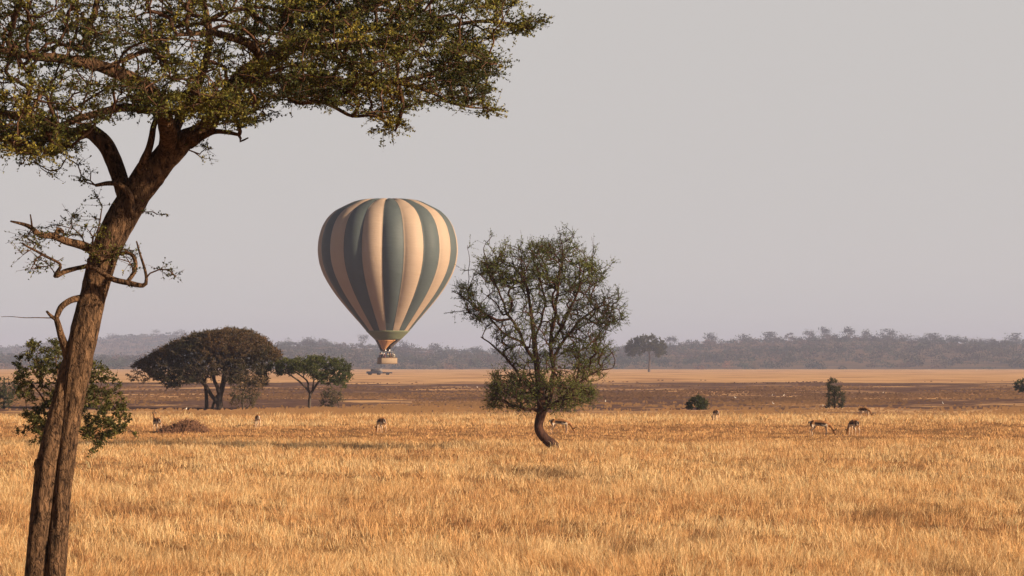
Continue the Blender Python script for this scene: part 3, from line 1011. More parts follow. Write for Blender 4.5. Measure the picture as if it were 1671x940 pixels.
A5 = np.concatenate([sm((860, 42), (16, 5), 11, -.3), sm((805, 12), (22, 6), 10, -.3), sm((640, 207), (10, 8), 7, -.6), sm((790, 178), (14, 6), 6, -.4)])
A6 = np.concatenate([sm((115, 375), (26, 10), 16, -.3), sm((60, 385), (24, 12), 12, -.5), sm((175, 415), (22, 8), 14, -.25), sm((60, 430), (14, 8), 8, -.45),
                     sm((140, 292), (6, 5), 4, -.3), sm((160, 330), (5, 18), 5, -.25), sm((262, 450), (16, 6), 4, -.2), sm((215, 430), (8, 14), 6, -.2),
                     sm((80, 272), (30, 8), 6, -.5), sm((338, 250), (12, 14), 4, -.2), sm((250, 350), (8, 3), 2, -.1)])
ATT = np.concatenate([A1, A2, A3, A4, A5])
rootF = thing('acacia_tree', 'large leaning acacia in the left foreground with forked trunk and spreading leafy crown', 'tree', tuple(base0))
mb = MB()
for tset, sd in ((tr_main, 40), (tr_left, 32), (tr_mid, 24)):
    p, r = spline(*tset, 0.022); r = r * 0.95; mb.tube(rel(p, base0), r, sd, True, bdisp)
mb.build('trunk', m_bark, rootF, True)
sk = [spline(*tr_main, 0.12), spline(*tr_left, 0.12)]
for lb in limbs0:
    p, r = spline(*lb, 0.025)
    p = p + np.stack([sinnoise(p, 0.25, 91), sinnoise(p, 0.25, 92), sinnoise(p, 0.25, 93)], 1) * 0.008
    m2 = MB(); m2.tube(rel(p, base0), r, 14, True, lambda Q: bdisp(Q) * 0.9); m2.build('limb', m_bark, rootF, True)
    sk.append(spline(*lb, 0.10))
upper = [s for i, s in enumerate(sk) if i < 17 and i != 1]
lower = [sk[0]] + sk[17:]
m_twig = bark_mat('acacia_twig', (0.035, 0.021, 0.016), (0.14, 0.078, 0.05), 30, 0.3, 0.01, 1.0)
m3 = MB(); LV = []; LQ = []; LC = []; ln_ = 0
pal_f = [(0.022, 0.03, 0.010), (0.05, 0.062, 0.015), (0.15, 0.15, 0.026), (0.30, 0.25, 0.045)]
for limbset, att, K, Lw, M, kk in ((upper, ATT, 6, 0.18, 15, 0.9), (lower, A6, 5, 0.16, 9, 0.6)):
    A, B, ra, rb, tips, tdir = grow(limbset, att, 0.055, 0.20, 0.06, 0.004, 2.4)
    k = rb > 0.008
    v, q = prisms(A[k] - base0, B[k] - base0, ra[k], rb[k], 7); m3.add(v, q)
    v, q = prisms(A[~k] - base0, B[~k] - base0, ra[~k], rb[~k], 4); m3.add(v, q)
    (lv, lq, lc), tv = foliage(tips, tdir, K, Lw, M, 0.026, 0.014, pal_f, up=0.22, flatdir=0.5, scale=0.5, seed=95, twr=0.0022, kk=kk, jit=0.28)
    m3.add(tv[0] - base0, tv[1])
    LV.append(lv - base0); LQ.append(lq + ln_); LC.append(lc); ln_ += len(lv)
m3.build('twigs', m_twig, rootF, False)
mk('crown', np.concatenate(LV), [np.concatenate(LQ)], m_leaf, rootF, np.concatenate(LC))

# ------------------------------------------------------------------ young leafy tree behind the trunk
Yy = 46.0
by = at(97, 884, Yy); by[2] = gz(by[0], Yy)[0]
poly = [(22, 600), (35, 570), (55, 556), (90, 558), (115, 575), (150, 585), (190, 620), (200, 650), (222, 712), (190, 705), (170, 715), (155, 745), (140, 715), (110, 700), (75, 735), (55, 728), (62, 700), (20, 708), (45, 672), (30, 640)]
att = np.concatenate([crown(430, poly, Yy, 0.75, gap=-0.25, gscale=0.22, seed=101)])
m_leafy = attr_mat('shrub_leaf', 0.65, 0.25, 0.3)
make_tree('young_acacia', 'young green acacia standing right behind the big leaning trunk', 'tree', by,
          (np.array([by, at(96, 800, Yy), at(100, 730, Yy), at(98, 680, Yy), at(95, 620, Yy), at(90, 580, Yy)]), np.array([.035, .03, .026, .02, .012, .006])),
          [L3([(99, 700, 1.8), (135, 660, 1.5, -.1), (175, 655, 1, -.2), (205, 690, .6, -.2)], Yy), L3([(98, 690, 1.8), (70, 650, 1.4, .1), (45, 620, .8, .2)], Yy),
           L3([(99, 705, 1.6), (70, 690, 1.2, -.2), (45, 705, .8, -.3)], Yy)], att, 0.05, m_twig, m_leafy,
          dict(K=5, L=0.13, M=11, ln=0.044, wd=0.022, pal=[(0.025, 0.032, 0.010), (0.065, 0.07, 0.018), (0.15, 0.14, 0.034)], up=0.1, flatdir=0.2, scale=0.3, seed=102, twr=0.0025),
          rtip=0.0035, tstep=0.06, big=0.01)

# ------------------------------------------------------------------ middle tree
Ym = 100.0
bm0 = at(909, 740, Ym); bm0[2] = gz(bm0[0], Ym)[0] - 0.05
m_bark2 = bark_mat('dark_bark', (0.028, 0.017, 0.016), (0.10, 0.05, 0.034), 12, 0.8, 0.04)
trm = L3([(912, 748, 13), (904, 728, 10), (890, 716, 9), (880, 702, 8.5), (880, 688, 8.5), (884, 672, 9), (884, 655, 9), (880, 630, 6), (876, 600, 5.5), (872, 560, 4.5), (868, 520, 3.5), (860, 470, 2.5), (850, 430, 1.5)], Ym)
ml = [
    [(888, 665, 6), (898, 640, 5), (902, 600, 4.6), (900, 560, 4), (905, 510, 3.5), (912, 460, 2.8), (918, 420, 2), (915, 385, 1)],
    [(884, 660, 5), (868, 640, 3.5, .3), (845, 610, 2.6, .5), (815, 575, 2, .6), (785, 550, 1.2, .6)],
    [(878, 600, 4), (855, 560, 3.2, -.3), (835, 520, 2.6, -.4), (815, 480, 2.2, -.5), (800, 440, 1.6, -.5), (790, 405, 1, -.5)],
    [(900, 590, 3.6), (925, 550, 3, .3), (950, 520, 2.4, .4), (980, 500, 1.8, .5), (1010, 505, 1, .6)],
    [(902, 560, 3), (930, 510, 2.6, -.5), (945, 460, 2, -.6), (955, 420, 1.3, -.6)],
    [(855, 560, 2.6, -.3), (825, 545, 2.2, -.3), (790, 510, 1.8, -.3), (765, 490, 1.2, -.3), (740, 475, .8, -.3)],
    [(835, 520, 2.6, -.4), (812, 522, 2.6, -.6), (798, 516, 2, -.7), (780, 518, 1, -.7)],
    [(888, 665, 4), (915, 650, 2.6, -.2), (945, 625, 2, -.3), (975, 605, 1.6, -.3), (1000, 600, .8, -.3)],
    [(872, 560, 2.6, .5), (888, 500, 2.2, .9), (880, 450, 1.8, 1.0), (870, 410, 1, 1.0)],
    [(765, 490, 1, -.3), (765, 440, .7, -.3), (762, 395, .4, -.3)],
]
mpoly = [(885, 668), (845, 668), (805, 665), (797, 640), (805, 612), (840, 605), (800, 575), (790, 545), (745, 505), (738, 470), (760, 465), (778, 500), (800, 470), (770, 440), (782, 395), (810, 390), (830, 400), (860, 390), (885, 400),
         (900, 372), (925, 368), (945, 385), (970, 405), (995, 430), (985, 455), (1005, 480), (1015, 520), (985, 550), (1000, 575), (990, 610), (965, 630), (975, 660), (930, 668)]
top = [(782, 395), (900, 375), (925, 368), (995, 430), (985, 470), (930, 480), (880, 450), (800, 470), (770, 440)]
rgt = [(930, 500), (1010, 480), (1018, 520), (985, 550), (1002, 580), (985, 615), (950, 625), (935, 580)]
btm = [(800, 665), (797, 640), (805, 612), (860, 610), (960, 625), (975, 660), (900, 672)]
attm = np.concatenate([np.array([at(875 + (p[0] - 875) * k_ + rng.normal(0, 8), 520 + (p[1] - 520) * k_ + rng.normal(0, 8), Ym + rng.normal(0, .8)) for p in mpoly[8:36] for k_ in (0.92, 0.98) if p[1] < 600]), crown(550, [(876 + (p[0] - 876) * 0.94, 534 + (p[1] - 534) * 0.90) for p in mpoly], Ym, 2.6, gap=0.02, gscale=0.8, seed=111), crown(330, [(880 + (p[0] - 880) * 0.92, 440 + (p[1] - 440) * 0.8 + 8) for p in top], Ym, 2.2, gap=-0.1, gscale=0.7, seed=112),
                       crown(170, rgt, Ym, 1.3, gap=-0.4, gscale=0.7, seed=113), crown(300, btm, Ym, 1.7, gap=-0.5, gscale=0.6, seed=114),
                       crown(60, [(738, 470), (765, 465), (800, 520), (780, 530)], Ym - .3, 0.6, gap=-9), crown(170, [(820, 430), (960, 430), (980, 560), (950, 620), (830, 620), (800, 540)], Ym, 2.0, gap=-0.5, gscale=0.6, seed=117)])
trm = (trm[0], trm[1] * 0.9)
ml = [[(e[0], e[1] if e[1] > 500 else 500 + (e[1] - 500) * 0.93, e[2] * 0.8) + tuple(e[3:]) for e in l] for l in ml]
make_tree('thorn_tree', 'upright thorn tree with a curved dark trunk in the middle of the grass', 'tree', bm0, trm, [L3(l, Ym) for l in ml], attm, 0.12, m_bark2,
          attr_mat('thorn_leaf', 0.65, 0.25, 0.3),
          dict(K=6, L=0.40, M=9, ln=0.055, wd=0.026, pal=[(0.035, 0.05, 0.015), (0.065, 0.09, 0.02), (0.10, 0.135, 0.028), (0.16, 0.185, 0.042)], up=0.45, scale=1.2, seed=115, twr=0.005, spread=0.75),
          bias=0.3, wander=0.10, rtip=0.013, ex=2.5, tstep=0.12, big=0.03, disp=lambda Q: bdisp(Q) * 0.8)

# ------------------------------------------------------------------ umbrella acacia
Yu = 197.0
bu = at(352, 668, Yu); bu[2] = 0
m_bark3 = bark_mat('grey_bark', (0.045, 0.036, 0.032), (0.17, 0.14, 0.12), 5, 0.6, 0.05)
m_leafu = attr_mat('umbrella_leaf', 0.75, 0.15, 0.2)
tru = L3([(359, 672, 6), (358, 650, 5), (362, 635, 4.5), (366, 620, 4), (375, 605, 3, .2), (390, 590, 2.2, .4), (410, 575, 1.5, .6)], Yu)
ex_t = [L3([(337, 672, 3.5, 1.0), (337, 650, 3, 1.0), (335, 630, 2.6, .9), (330, 615, 2, .6), (318, 600, 1.6, .5)], Yu),
        L3([(357, 660, 3.5), (345, 645, 3.2, -.3), (336, 630, 3, -.6), (322, 618, 2.4, -.9), (300, 608, 1.8, -1.1), (270, 596, 1.2, -1.4), (240, 585, .8, -1.6)], Yu),
        L3([(345, 672, 2.6, .5), (350, 655, 2.2, .5), (358, 640, 2, .4)], Yu)]
lu = [
    [(358, 645, 3.5, 0), (352, 622, 3, -.4), (348, 600, 2.4, -.8), (335, 580, 1.8, -1.2), (320, 565, 1.2, -1.5)],
    [(362, 632, 3, 0), (365, 605, 2.6, .2), (362, 580, 2, .4), (365, 560, 1.4, .5)],
    [(364, 625, 2.6), (380, 612, 2.2, -.8), (395, 600, 1.6, -1.4), (420, 588, 1.1, -1.8), (440, 580, .7, -2)],
    [(322, 618, 2, -.8), (300, 600, 1.5, -.2), (275, 588, 1, .2), (245, 578, .7, .4)],
    [(362, 600, 2, .3), (340, 570, 1.4, 1.2), (310, 555, 1, 1.8)],
    [(365, 600, 2, .3), (395, 570, 1.4, 1.2), (420, 562, 1, 1.8)],
]
dome = [(213, 600), (240, 583), (280, 560), (320, 545), (370, 538), (410, 541), (430, 552), (460, 580), (452, 590), (420, 582), (380, 570), (330, 568), (280, 582), (240, 600)]
under = [(225, 598), (260, 578), (330, 560), (400, 562), (450, 585), (435, 600), (437, 630), (415, 634), (395, 622), (375, 626), (360, 610), (335, 622), (310, 624), (275, 634), (258, 622), (240, 608)]
lowt = [(208, 608), (250, 600), (262, 612), (240, 622), (212, 620)]
attu = np.concatenate([crown(1700, dome, Yu, 4.6, gap=-9, uc=336, hw=130), crown(1250, under, Yu, 4.4, gap=-0.9, gscale=1.0, seed=121, uc=336, hw=125), crown(24, lowt, Yu - .5, 1.0, gap=-9)])


def pal_side(P):
    return P


make_tree('umbrella_acacia', 'broad domed umbrella acacia with brown-tinged crown and several stems', 'tree', bu, tru, [L3(l, Yu) for l in lu], attu, 0.22, m_bark3, m_leafu,
          dict(K=6, L=0.34, M=8, ln=0.10, wd=0.055, pal=[(0.03, 0.036, 0.018), (0.06, 0.052, 0.026), (0.11, 0.07, 0.036), (0.18, 0.105, 0.052)], up=0.35, flatdir=0.4, scale=3.2, seed=122, twr=0.008, flat=0.5),
          bias=0.3, rtip=0.014, ex=2.4, tstep=0.25, big=0.05, sides=9, extra_trunks=ex_t)
# brownish bush leaning out under its right side
bb = at(396, 668, Yu - 3); bb[2] = 0
bp_ = [(375, 665), (380, 635), (392, 612), (412, 608), (432, 618), (425, 640), (412, 668)]
make_tree('brown_bush', 'thin brown-leaved bush under the right side of the umbrella acacia', 'bush', bb, L3([(396, 670, 1.8), (397, 645, 1.3), (402, 625, .8)], Yu - 3), [], crown(110, bp_, Yu - 3, 1.0, gap=-9), 0.2, m_bark3, m_leafu,
          dict(K=5, L=0.35, M=8, ln=0.09, wd=0.05, pal=[(0.06, 0.065, 0.03), (0.13, 0.10, 0.05), (0.19, 0.12, 0.065)], up=0.3, scale=1.5, seed=123, twr=0.008), rtip=0.012, tstep=0.25)

# ------------------------------------------------------------------ second, green acacia
Yg = 196.0
bg2 = at(505, 669, Yg); bg2[2] = 0
gp_ = [(436, 605), (440, 592), (470, 587), (515, 583), (560, 588), (574, 600), (570, 620), (560, 632), (535, 628), (512, 618), (500, 605), (480, 610), (455, 612)]
make_tree('green_acacia', 'smaller green flat-topped acacia with a thin forked trunk right of the domed one', 'tree', bg2,
          L3([(505, 672, 3), (505, 655, 2.5), (506, 642, 2.4), (500, 634, 1.8), (488, 622, 1.5, -.3), (470, 610, 1.1, -.5), (455, 603, .8, -.6)], Yg),
          [L3(l, Yg) for l in [[(506, 645, 2), (515, 630, 1.8, .3), (530, 615, 1.4, .5), (548, 603, 1, .7)], [(503, 638, 1.6), (500, 620, 1.4, .5), (485, 605, 1, .7), (475, 598, .7, .8)],
                               [(510, 636, 1.6), (512, 620, 1.2, -.4), (520, 600, .9, -.6)]]],
          np.concatenate([crown(380, gp_, Yg, 2.3, gap=-0.6, gscale=0.8, seed=131)]), 0.2, m_bark3, m_leafu,
          dict(K=7, L=0.36, M=10, ln=0.10, wd=0.055, pal=[(0.035, 0.05, 0.018), (0.065, 0.082, 0.024), (0.115, 0.125, 0.035)], up=0.35, flatdir=0.3, scale=2, seed=132, twr=0.007), rtip=0.012, tstep=0.25, big=0.05)
bh = at(540, 667, 201); bh[2] = 0
make_tree('dull_bush', 'small dull bush standing under the right side of the green acacia', 'bush', bh, L3([(540, 669, 1.6), (541, 650, 1), (543, 638, .6)], 201), [],
          crown(70, [(524, 664), (525, 645), (540, 632), (558, 640), (560, 655), (550, 668)], 201, 0.8, gap=-9), 0.2, m_bark3, m_leafu,
          dict(K=5, L=0.3, M=7, ln=0.09, wd=0.05, pal=[(0.06, 0.055, 0.035), (0.10, 0.085, 0.05), (0.13, 0.11, 0.06)], up=0.2, scale=1, seed=133, twr=0.007), rtip=0.012, tstep=0.25)

# ------------------------------------------------------------------ shrubs
def shrub(name, label, u, vb, Y, poly, n, pal, depth, fol=None, cat='bush', tw_=2):
    b_ = at(u, vb, Y); b_[2] = 0
    vt = min(p[1] for p in poly)
    f = dict(K=6, L=0.26 * Y / 190, M=9, ln=0.085 * Y / 190, wd=0.05 * Y / 190, pal=pal, up=0.3, scale=0.8, seed=u, twr=0.006)
    f.update(fol or {})
    make_tree(name, label, cat, b_, L3([(u, vb + 2, tw_), (u + 1, (vb * 2 + vt) / 3, tw_ * .7), (u, (vb + vt * 2) / 3, .7)], Y), [], crown(n, poly, Y, depth, gap=-9), 0.18 * Y / 190, m_bark3, m_leafu, f, rtip=0.011, tstep=0.2)


shrub('round_bush', 'small round dark green bush at the far edge of the tall grass', 1138, 668, 193, [(1122, 666), (1122, 656), (1130, 650), (1142, 648), (1152, 654), (1154, 664), (1148, 669)], 80,
      [(0.02, 0.032, 0.014), (0.04, 0.055, 0.02), (0.08, 0.09, 0.03)], 0.65)
shrub('upright_shrub', 'narrow upright shrub with a pointed top beyond the grazing gazelles', 1362, 667, 196, [(1348, 666), (1350, 640), (1352, 622), (1358, 617), (1370, 628), (1378, 645), (1374, 666)], 90,
      [(0.035, 0.04, 0.025), (0.06, 0.065, 0.035), (0.09, 0.08, 0.045)], 0.6)
shrub('edge_shrub', 'dark green shrub at the right edge of the burnt plain', 1668, 640, 313, [(1656, 634), (1658, 624), (1668, 619), (1685, 622), (1690, 634), (1684, 641), (1662, 640)], 80,
      [(0.02, 0.035, 0.015), (0.04, 0.06, 0.02), (0.08, 0.09, 0.03)], 1.2)
shrub('dusky_bush', 'dusky green bush at the left edge behind the young acacia', 8, 668, 195, [(-22, 660), (-20, 630), (-5, 618), (18, 618), (34, 630), (33, 650), (20, 655), (12, 668)], 150,
      [(0.03, 0.045, 0.022), (0.05, 0.065, 0.03), (0.08, 0.085, 0.04)], 1.1)
shrub('distant_umbrella_tree', 'lone umbrella-shaped tree on a pale straight trunk far out before the ridge', 1059, 607, 1262,
      [(1020, 574), (1024, 562), (1035, 554), (1050, 548), (1066, 548), (1080, 556), (1088, 566), (1087, 577), (1072, 582), (1062, 572), (1050, 576), (1036, 580), (1026, 580)], 240,
      [(0.025, 0.035, 0.018), (0.05, 0.055, 0.028), (0.075, 0.075, 0.035)], 8.5, dict(L=1.3, ln=0.62, wd=0.42, M=8, twr=0.03, scale=4), 'tree', 2.2)

# ------------------------------------------------------------------ brown mound
Yd = dist(704)
bd = at(300, 704, Yd); bd[2] = gz(bd[0], Yd)[0]
s = Yd / FPX
prof = np.array([(-40, 0), (-34, 9), (-22, 9), (-14, 12), (-4, 18), (6, 18.5), (18, 17.5), (30, 10), (42, 0)], float)
nu, nv_ = 90, 40
U = np.linspace(-40, 42, nu); V_ = np.linspace(-1, 1, nv_)
UU, VV = np.meshgrid(U, V_)
hh = np.interp(UU.ravel(), prof[:, 0], prof[:, 1]) * s * np.sqrt(np.clip(1 - VV.ravel() ** 2, 0, 1))
P = np.stack([UU.ravel() * s, VV.ravel() * 0.8, hh], 1)
P[:, 2] += (sinnoise(P, 0.25, 141) * 0.05 + np.abs(sinnoise(P, 0.12, 142)) * 0.11) * (hh > 0.02) - 0.06
ii = (np.arange(nv_ - 1)[:, None] * nu + np.arange(nu - 1)[None]).ravel()
rootM = thing('brush_mound', 'low reddish brown heap of earth and dead brush in the grass', 'mound', tuple(bd))
mk('earth', P, [np.stack([ii, ii + 1, ii + nu + 1, ii + nu], 1)], plain_mat('mound_earth', (0.11, 0.058, 0.038), 0.95, 0, 0.05, 0.45, 7), rootM, smooth_=True)
k = rng.integers(0, len(P), 1600); A = P[k] + np.array([0, 0, -0.02]); D = unit(rng.normal(size=(1600, 3)) + np.array([0, 0, 0.5])) * rng.uniform(0.08, 0.28, (1600, 1))
v, q = prisms(A, A + D, np.full(1600, 0.012), np.full(1600, 0.004), 3)
mk('dead_brush', v, [q], plain_mat('dead_brush', (0.22, 0.12, 0.075), 0.9, 0, 0.1, 0.4, 4), rootM)


# ------------------------------------------------------------------ skinned bodies
def skin_mesh(name, joints, edges, sub=2, root=0):
    me = bpy.data.meshes.new(name)
    me.from_pydata([j[:3] for j in joints], edges, [])
    o = bpy.data.objects.new(name, me); C.objects.link(o)
    sm_ = o.modifiers.new('s', 'SKIN')
    if not me.skin_vertices:
        bpy.context.view_layer.objects.active = o
    for i, j in enumerate(joints):
        r = j[3]
        me.skin_vertices[0].data[i].radius = (r, j[4] if len(j) > 4 else r)
        me.skin_vertices[0].data[i].use_root = (i == root)
    sb = o.modifiers.new('d', 'SUBSURF'); sb.levels = sub; sb.render_levels = sub
    dg = bpy.context.evaluated_depsgraph_get()
    m2 = bpy.data.meshes.new_from_object(o.evaluated_get(dg))
    m2.name = name
    bpy.data.objects.remove(o)
    m2.polygons.foreach_set('use_smooth', np.ones(len(m2.polygons), bool))
    return m2


def color_mesh(me, fn):
    n = len(me.vertices)
    co = np.zeros(n * 3, np.float32); me.vertices.foreach_get('co', co)
    co = co.reshape(-1, 3)
    c = np.ones((n, 4), np.float32); c[:, :3] = fn(co)
    for a in list(me.color_attributes): me.color_attributes.remove(a)
    ca = me.color_attributes.new('Col', 'FLOAT_COLOR', 'POINT'); ca.data.foreach_set('color', c.ravel())


m_fur = attr_mat('gazelle_fur', 0.8, 0.15, 0, (12, 0.12))
m_horn = plain_mat('horn', (0.04, 0.03, 0.025), 0.5)


def gaz_cols(P):
    x, y, z = P[:, 0], P[:, 1], P[:, 2]
    tan = np.array([0.27, 0.135, 0.06]); white = np.array([0.62, 0.52, 0.42]); blk = np.array([0.025, 0.016, 0.014])
    c = np.tile(tan, (len(P), 1))
    body = (x > -0.34) & (x < 0.33) & (z > 0.38)
    c[body & (z < 0.50)] = white
    st_ = body & (z >= 0.495 - x * 0.06) & (z < 0.575 - x * 0.06) & (np.abs(y) > 0.03) & (x > -0.24) & (x < 0.26)
    c[st_] = blk
    rump = (x < -0.395) & (np.abs(y) < 0.065) & (z > 0.36) & (z < 0.66)
    c[rump] = white
    c[(x < -0.35) & (np.abs(y) >= 0.06) & (np.abs(y) < 0.09) & (z > 0.42) & (z < 0.66)] = blk
    c[(x < -0.43) & (np.abs(y) < 0.02)] = blk
    leg = z < 0.36
    low_ = leg & (x < 0.33)
    c[low_] = np.array([0.50, 0.32, 0.20])
    c[low_ & (np.abs(y) < 0.075)] = white
    c[(z < 0.03) & (x < 0.33)] = blk * 2
    return c


def gazelle_mesh(kind):
    J = [(-0.36, 0, 0.575, .105, .12), (-0.12, 0, 0.56, .115, .135), (0.12, 0, 0.545, .115, .14), (0.29, 0, 0.545, .095, .125)]
    E = [(0, 1), (1, 2), (2, 3)]
    if kind == 'graze':
        H = [(0.40, 0.0, 0.49, .06, .075), (0.50, 0.0, 0.36, .042, .05), (0.58, 0.0, 0.22, .045, .05), (0.62, 0.0, 0.14, .042, .042), (0.655, 0, 0.05, .024, .026)]
        hd = np.array(H[2][:3]); fw = unit(np.array([0.10, 0, -0.2]))
    elif kind == 'side':
        H = [(0.38, 0.05, 0.58, .06, .075), (0.45, 0.12, 0.70, .042, .05), (0.50, 0.17, 0.80, .045, .05), (0.55, 0.22, 0.78, .042, .042), (0.63, 0.30, 0.745, .022, .024)]
        hd = np.array(H[2][:3]); fw = unit(np.array([0.13, .1, -0.05]))
    else:
        H = [(0.38, 0, 0.60, .06, .075), (0.44, 0, 0.74, .042, .048), (0.48, 0, 0.85, .045, .048), (0.54, 0, 0.84, .042, .04), (0.63, 0, 0.80, .022, .024)]
        hd = np.array(H[2][:3]); fw = unit(np.array([0.13, 0, -0.05]))
    b0 = len(J); J += H; E += [(3, b0)] + [(b0 + i, b0 + i + 1) for i in range(4)]
    for s_ in (-1, 1):
        o = 0.03 * s_
        n0 = len(J)
        J += [(-0.30 + o, .075 * s_, .45, .065, .085), (-0.25 + o, .085 * s_, .36, .035, .05), (-0.40 + o, .08 * s_, .25, .022), (-0.36 + o, .08 * s_, .12, .015), (-0.35 + o, .08 * s_, .05, .015), (-0.325 + o, .08 * s_, .015, .020)]
        E += [(0, n0)] + [(n0 + i, n0 + i + 1) for i in range(5)]
        n0 = len(J)
        J += [(0.27 - o, .075 * s_, .43, .045, .055), (0.27 - o, .08 * s_, .32, .028), (0.285 - o, .08 * s_, .22, .021), (0.27 - o, .08 * s_, .06, .014), (0.29 - o, .08 * s_, .015, .019)]
        E += [(3, n0)] + [(n0 + i, n0 + i + 1) for i in range(4)]
    n0 = len(J)
    J += [(-0.46, 0, .60, .022), (-0.50, 0, .52, .015), (-0.505, 0, .44, .012)]
    E += [(0, n0), (n0, n0 + 1), (n0 + 1, n0 + 2)]
    me = skin_mesh('gazelle_' + kind, J, E, 2, 1)
    color_mesh(me, gaz_cols)
    me.materials.append(m_fur)
    return me, hd, fw


gprot = {}


def gazelle(kind, label, u, v, yaw, sc=1.0):
    Y = dist(v); p = at(u, v, Y); p[2] = gz(p[0], Y)[0]
    if kind in gprot:
        return dup(gprot[kind], 'gazelle', label, tuple(p), yaw, sc, 'gazelles grazing in the dry grass')
    root = thing('gazelle', label, 'gazelle', tuple(p), yaw, 'gazelles grazing in the dry grass')
    root.scale = (sc,) * 3
    me, hd, fw = gazelle_mesh(kind)
    o = bpy.data.objects.new('body', me); C.objects.link(o); o.parent = root
    side = np.array([0, 1.0, 0]); back = -fw
    upv = unit(np.cross(fw, side)); upv = upv if upv[2] > 0 or kind == 'graze' else -upv
    if kind == 'graze': upv = unit(np.array([0.9, 0, 0.45]))
    for s_ in (-1, 1):
        m = MB(); a = hd + side * 0.022 * s_ + upv * 0.03
        m.tube([a, a + upv * 0.10 + back * 0.03 + side * .02 * s_, a + upv * 0.15 + back * 0.07 + side * .03 * s_, a + upv * 0.20 + back * 0.08 + side * .035 * s_], [.012, .010, .007, .003], 6)
        m.build('horn', m_horn, root, True)
        m = MB(); a = hd + side * 0.035 * s_ + back * 0.01
        e = a + side * 0.08 * s_ + upv * 0.05 + back * 0.03
        m.tube([a, (a + e) / 2, e], [.012, .024, .005], 6)
        m.build('ear', m_horn, root, True)
    gprot[kind] = root
    return root


R_ = math.radians
gazelle('graze', 'gazelle grazing sideways in the open grass left of the dark-sided one', 1338, 713, R_(-14), 1.0)
gazelle('graze', 'gazelle grazing sideways just behind the trunk of the middle thorn tree', 914, 709, R_(-8), 1.0)
gazelle('graze', 'farthest gazelle at the back edge of the grass, seen from the side', 1411, 683, R_(-48), 0.9)
gazelle('graze', 'gazelle turned half away with dark flank below the balloon', 622, 706, R_(112), 1.02)
gazelle('graze', 'gazelle with dark shaded side and bright white rump right of the grazing one', 1393, 714, R_(108), 1.0)
gazelle('up', 'gazelle standing left of the brown mound with dark flank in shade', 256, 704, R_(114), 1.0)
gazelle('graze', 'small gazelle seen from behind in the grass right of the brown mound', 420, 696, R_(102), 0.98)
gazelle('graze', 'small dark rump of a gazelle below the round dark bush', 1168, 688, R_(102), 0.95)

# ------------------------------------------------------------------ white birds on the plain
m_bird = plain_mat('white_feather', (0.85, 0.82, 0.78), 0.7, 0, 0.2, 0.05)
m_beak = plain_mat('bird_beak', (0.35, 0.22, 0.05), 0.5)
bme = skin_mesh('bird_body', [(-0.16, 0, .26, .035), (0, 0, .30, .075), (0.10, 0, .34, .06), (0.15, 0, .42, .028), (0.13, 0, .50, .022), (0.17, 0, .56, .03), (0.21, 0, .555, .016)],
                [(0, 1), (1, 2), (2, 3), (3, 4), (4, 5), (5, 6)], 1, 1)
bme.materials.append(m_bird)
BIRD = [(303, 670, 'white bird on the bare ground left of the umbrella acacia stems'), (762, 632, 'leftmost of three white birds left of the middle tree'), (779, 633, 'middle one of three white birds left of the middle tree'),
        (803, 634, 'rightmost of three white birds, almost touching the middle tree crown'), (988, 657, 'white bird on the dark plain just right of the middle tree'), (1200, 651, 'white bird with its dark side on the plain right of the round bush'),
        (1260, 647, 'brightest white bird far right of the round bush'), (1279, 647, 'paler bird next to the brightest white one'), (1262, 662, 'faint bird nearest the tall grass right of the round bush'),
        (1343, 666, 'white bird at the foot of the upright shrub'), (1441, 643, 'upright white bird on the plain right of the upright shrub'), (1539, 661, 'white bird on the plain far right near the tall grass'),
        (1516, 605, 'white bird far away at the foot of the ridge'), (1594, 604, 'pale far bird at the ridge foot near the right side')]
proto = None
for i, (u, v, lab) in enumerate(BIRD):
    Y = dist(v + (0.6 if v > 610 else 0)); Y = min(Y, 1500); p = at(u, v, Y); p[2] = gz(p[0], Y)[0]
    sc = 0.5 if Y < 1000 else 1.6
    yaw = (i * 1.9) % 6.28
    if proto is None:
        proto = thing('white_bird', lab, 'bird', tuple(p), yaw, 'white birds scattered over the plain'); proto.scale = (sc,) * 3
        o = bpy.data.objects.new('body', bme); C.objects.link(o); o.parent = proto
        for s_ in (-1, 1):
            m = MB(); m.tube([(0, .03 * s_, .25), (0.02, .03 * s_, .12), (0, .03 * s_, 0), (0.05, .03 * s_, 0)], [.01, .008, .007, .004], 5); m.build('leg', m_beak, proto)
        m = MB(); m.tube([(0.22, 0, .555), (0.30, 0, .545)], [.010, .003], 5); m.build('beak', m_beak, proto)
    else:
        dup(proto, 'white_bird', lab, tuple(p), yaw, sc)

# ------------------------------------------------------------------ balloon
Yb = 455.0
sb = Yb / FPX
prof = [(327, 2), (327.2, 20), (328, 38), (330, 53), (335, 67), (344, 85), (356, 97), (370, 105), (390, 110.5), (410, 112), (430, 109.5), (448, 103.5), (465, 94.5), (482, 83.5), (497, 72), (514, 58), (528, 46), (540, 36)]
pv_ = np.array([p[0] for p in prof]); pr_ = np.array([p[1] for p in prof])
cb = at(633, 412, Yb)
ground_b = np.array([cb[0], Yb, 0.0])
zb = lambda v: at(633, v, Yb)[2]
rootB = thing('hot_air_balloon', 'large hot air balloon with green and cream vertical stripes floating low over the plain', 'balloon', (cb[0], Yb, zb(594)))
oz = zb(594)
NG, NS, NR = 20, 12, 90
m_cream, nt, b = new_mat('balloon_cream')


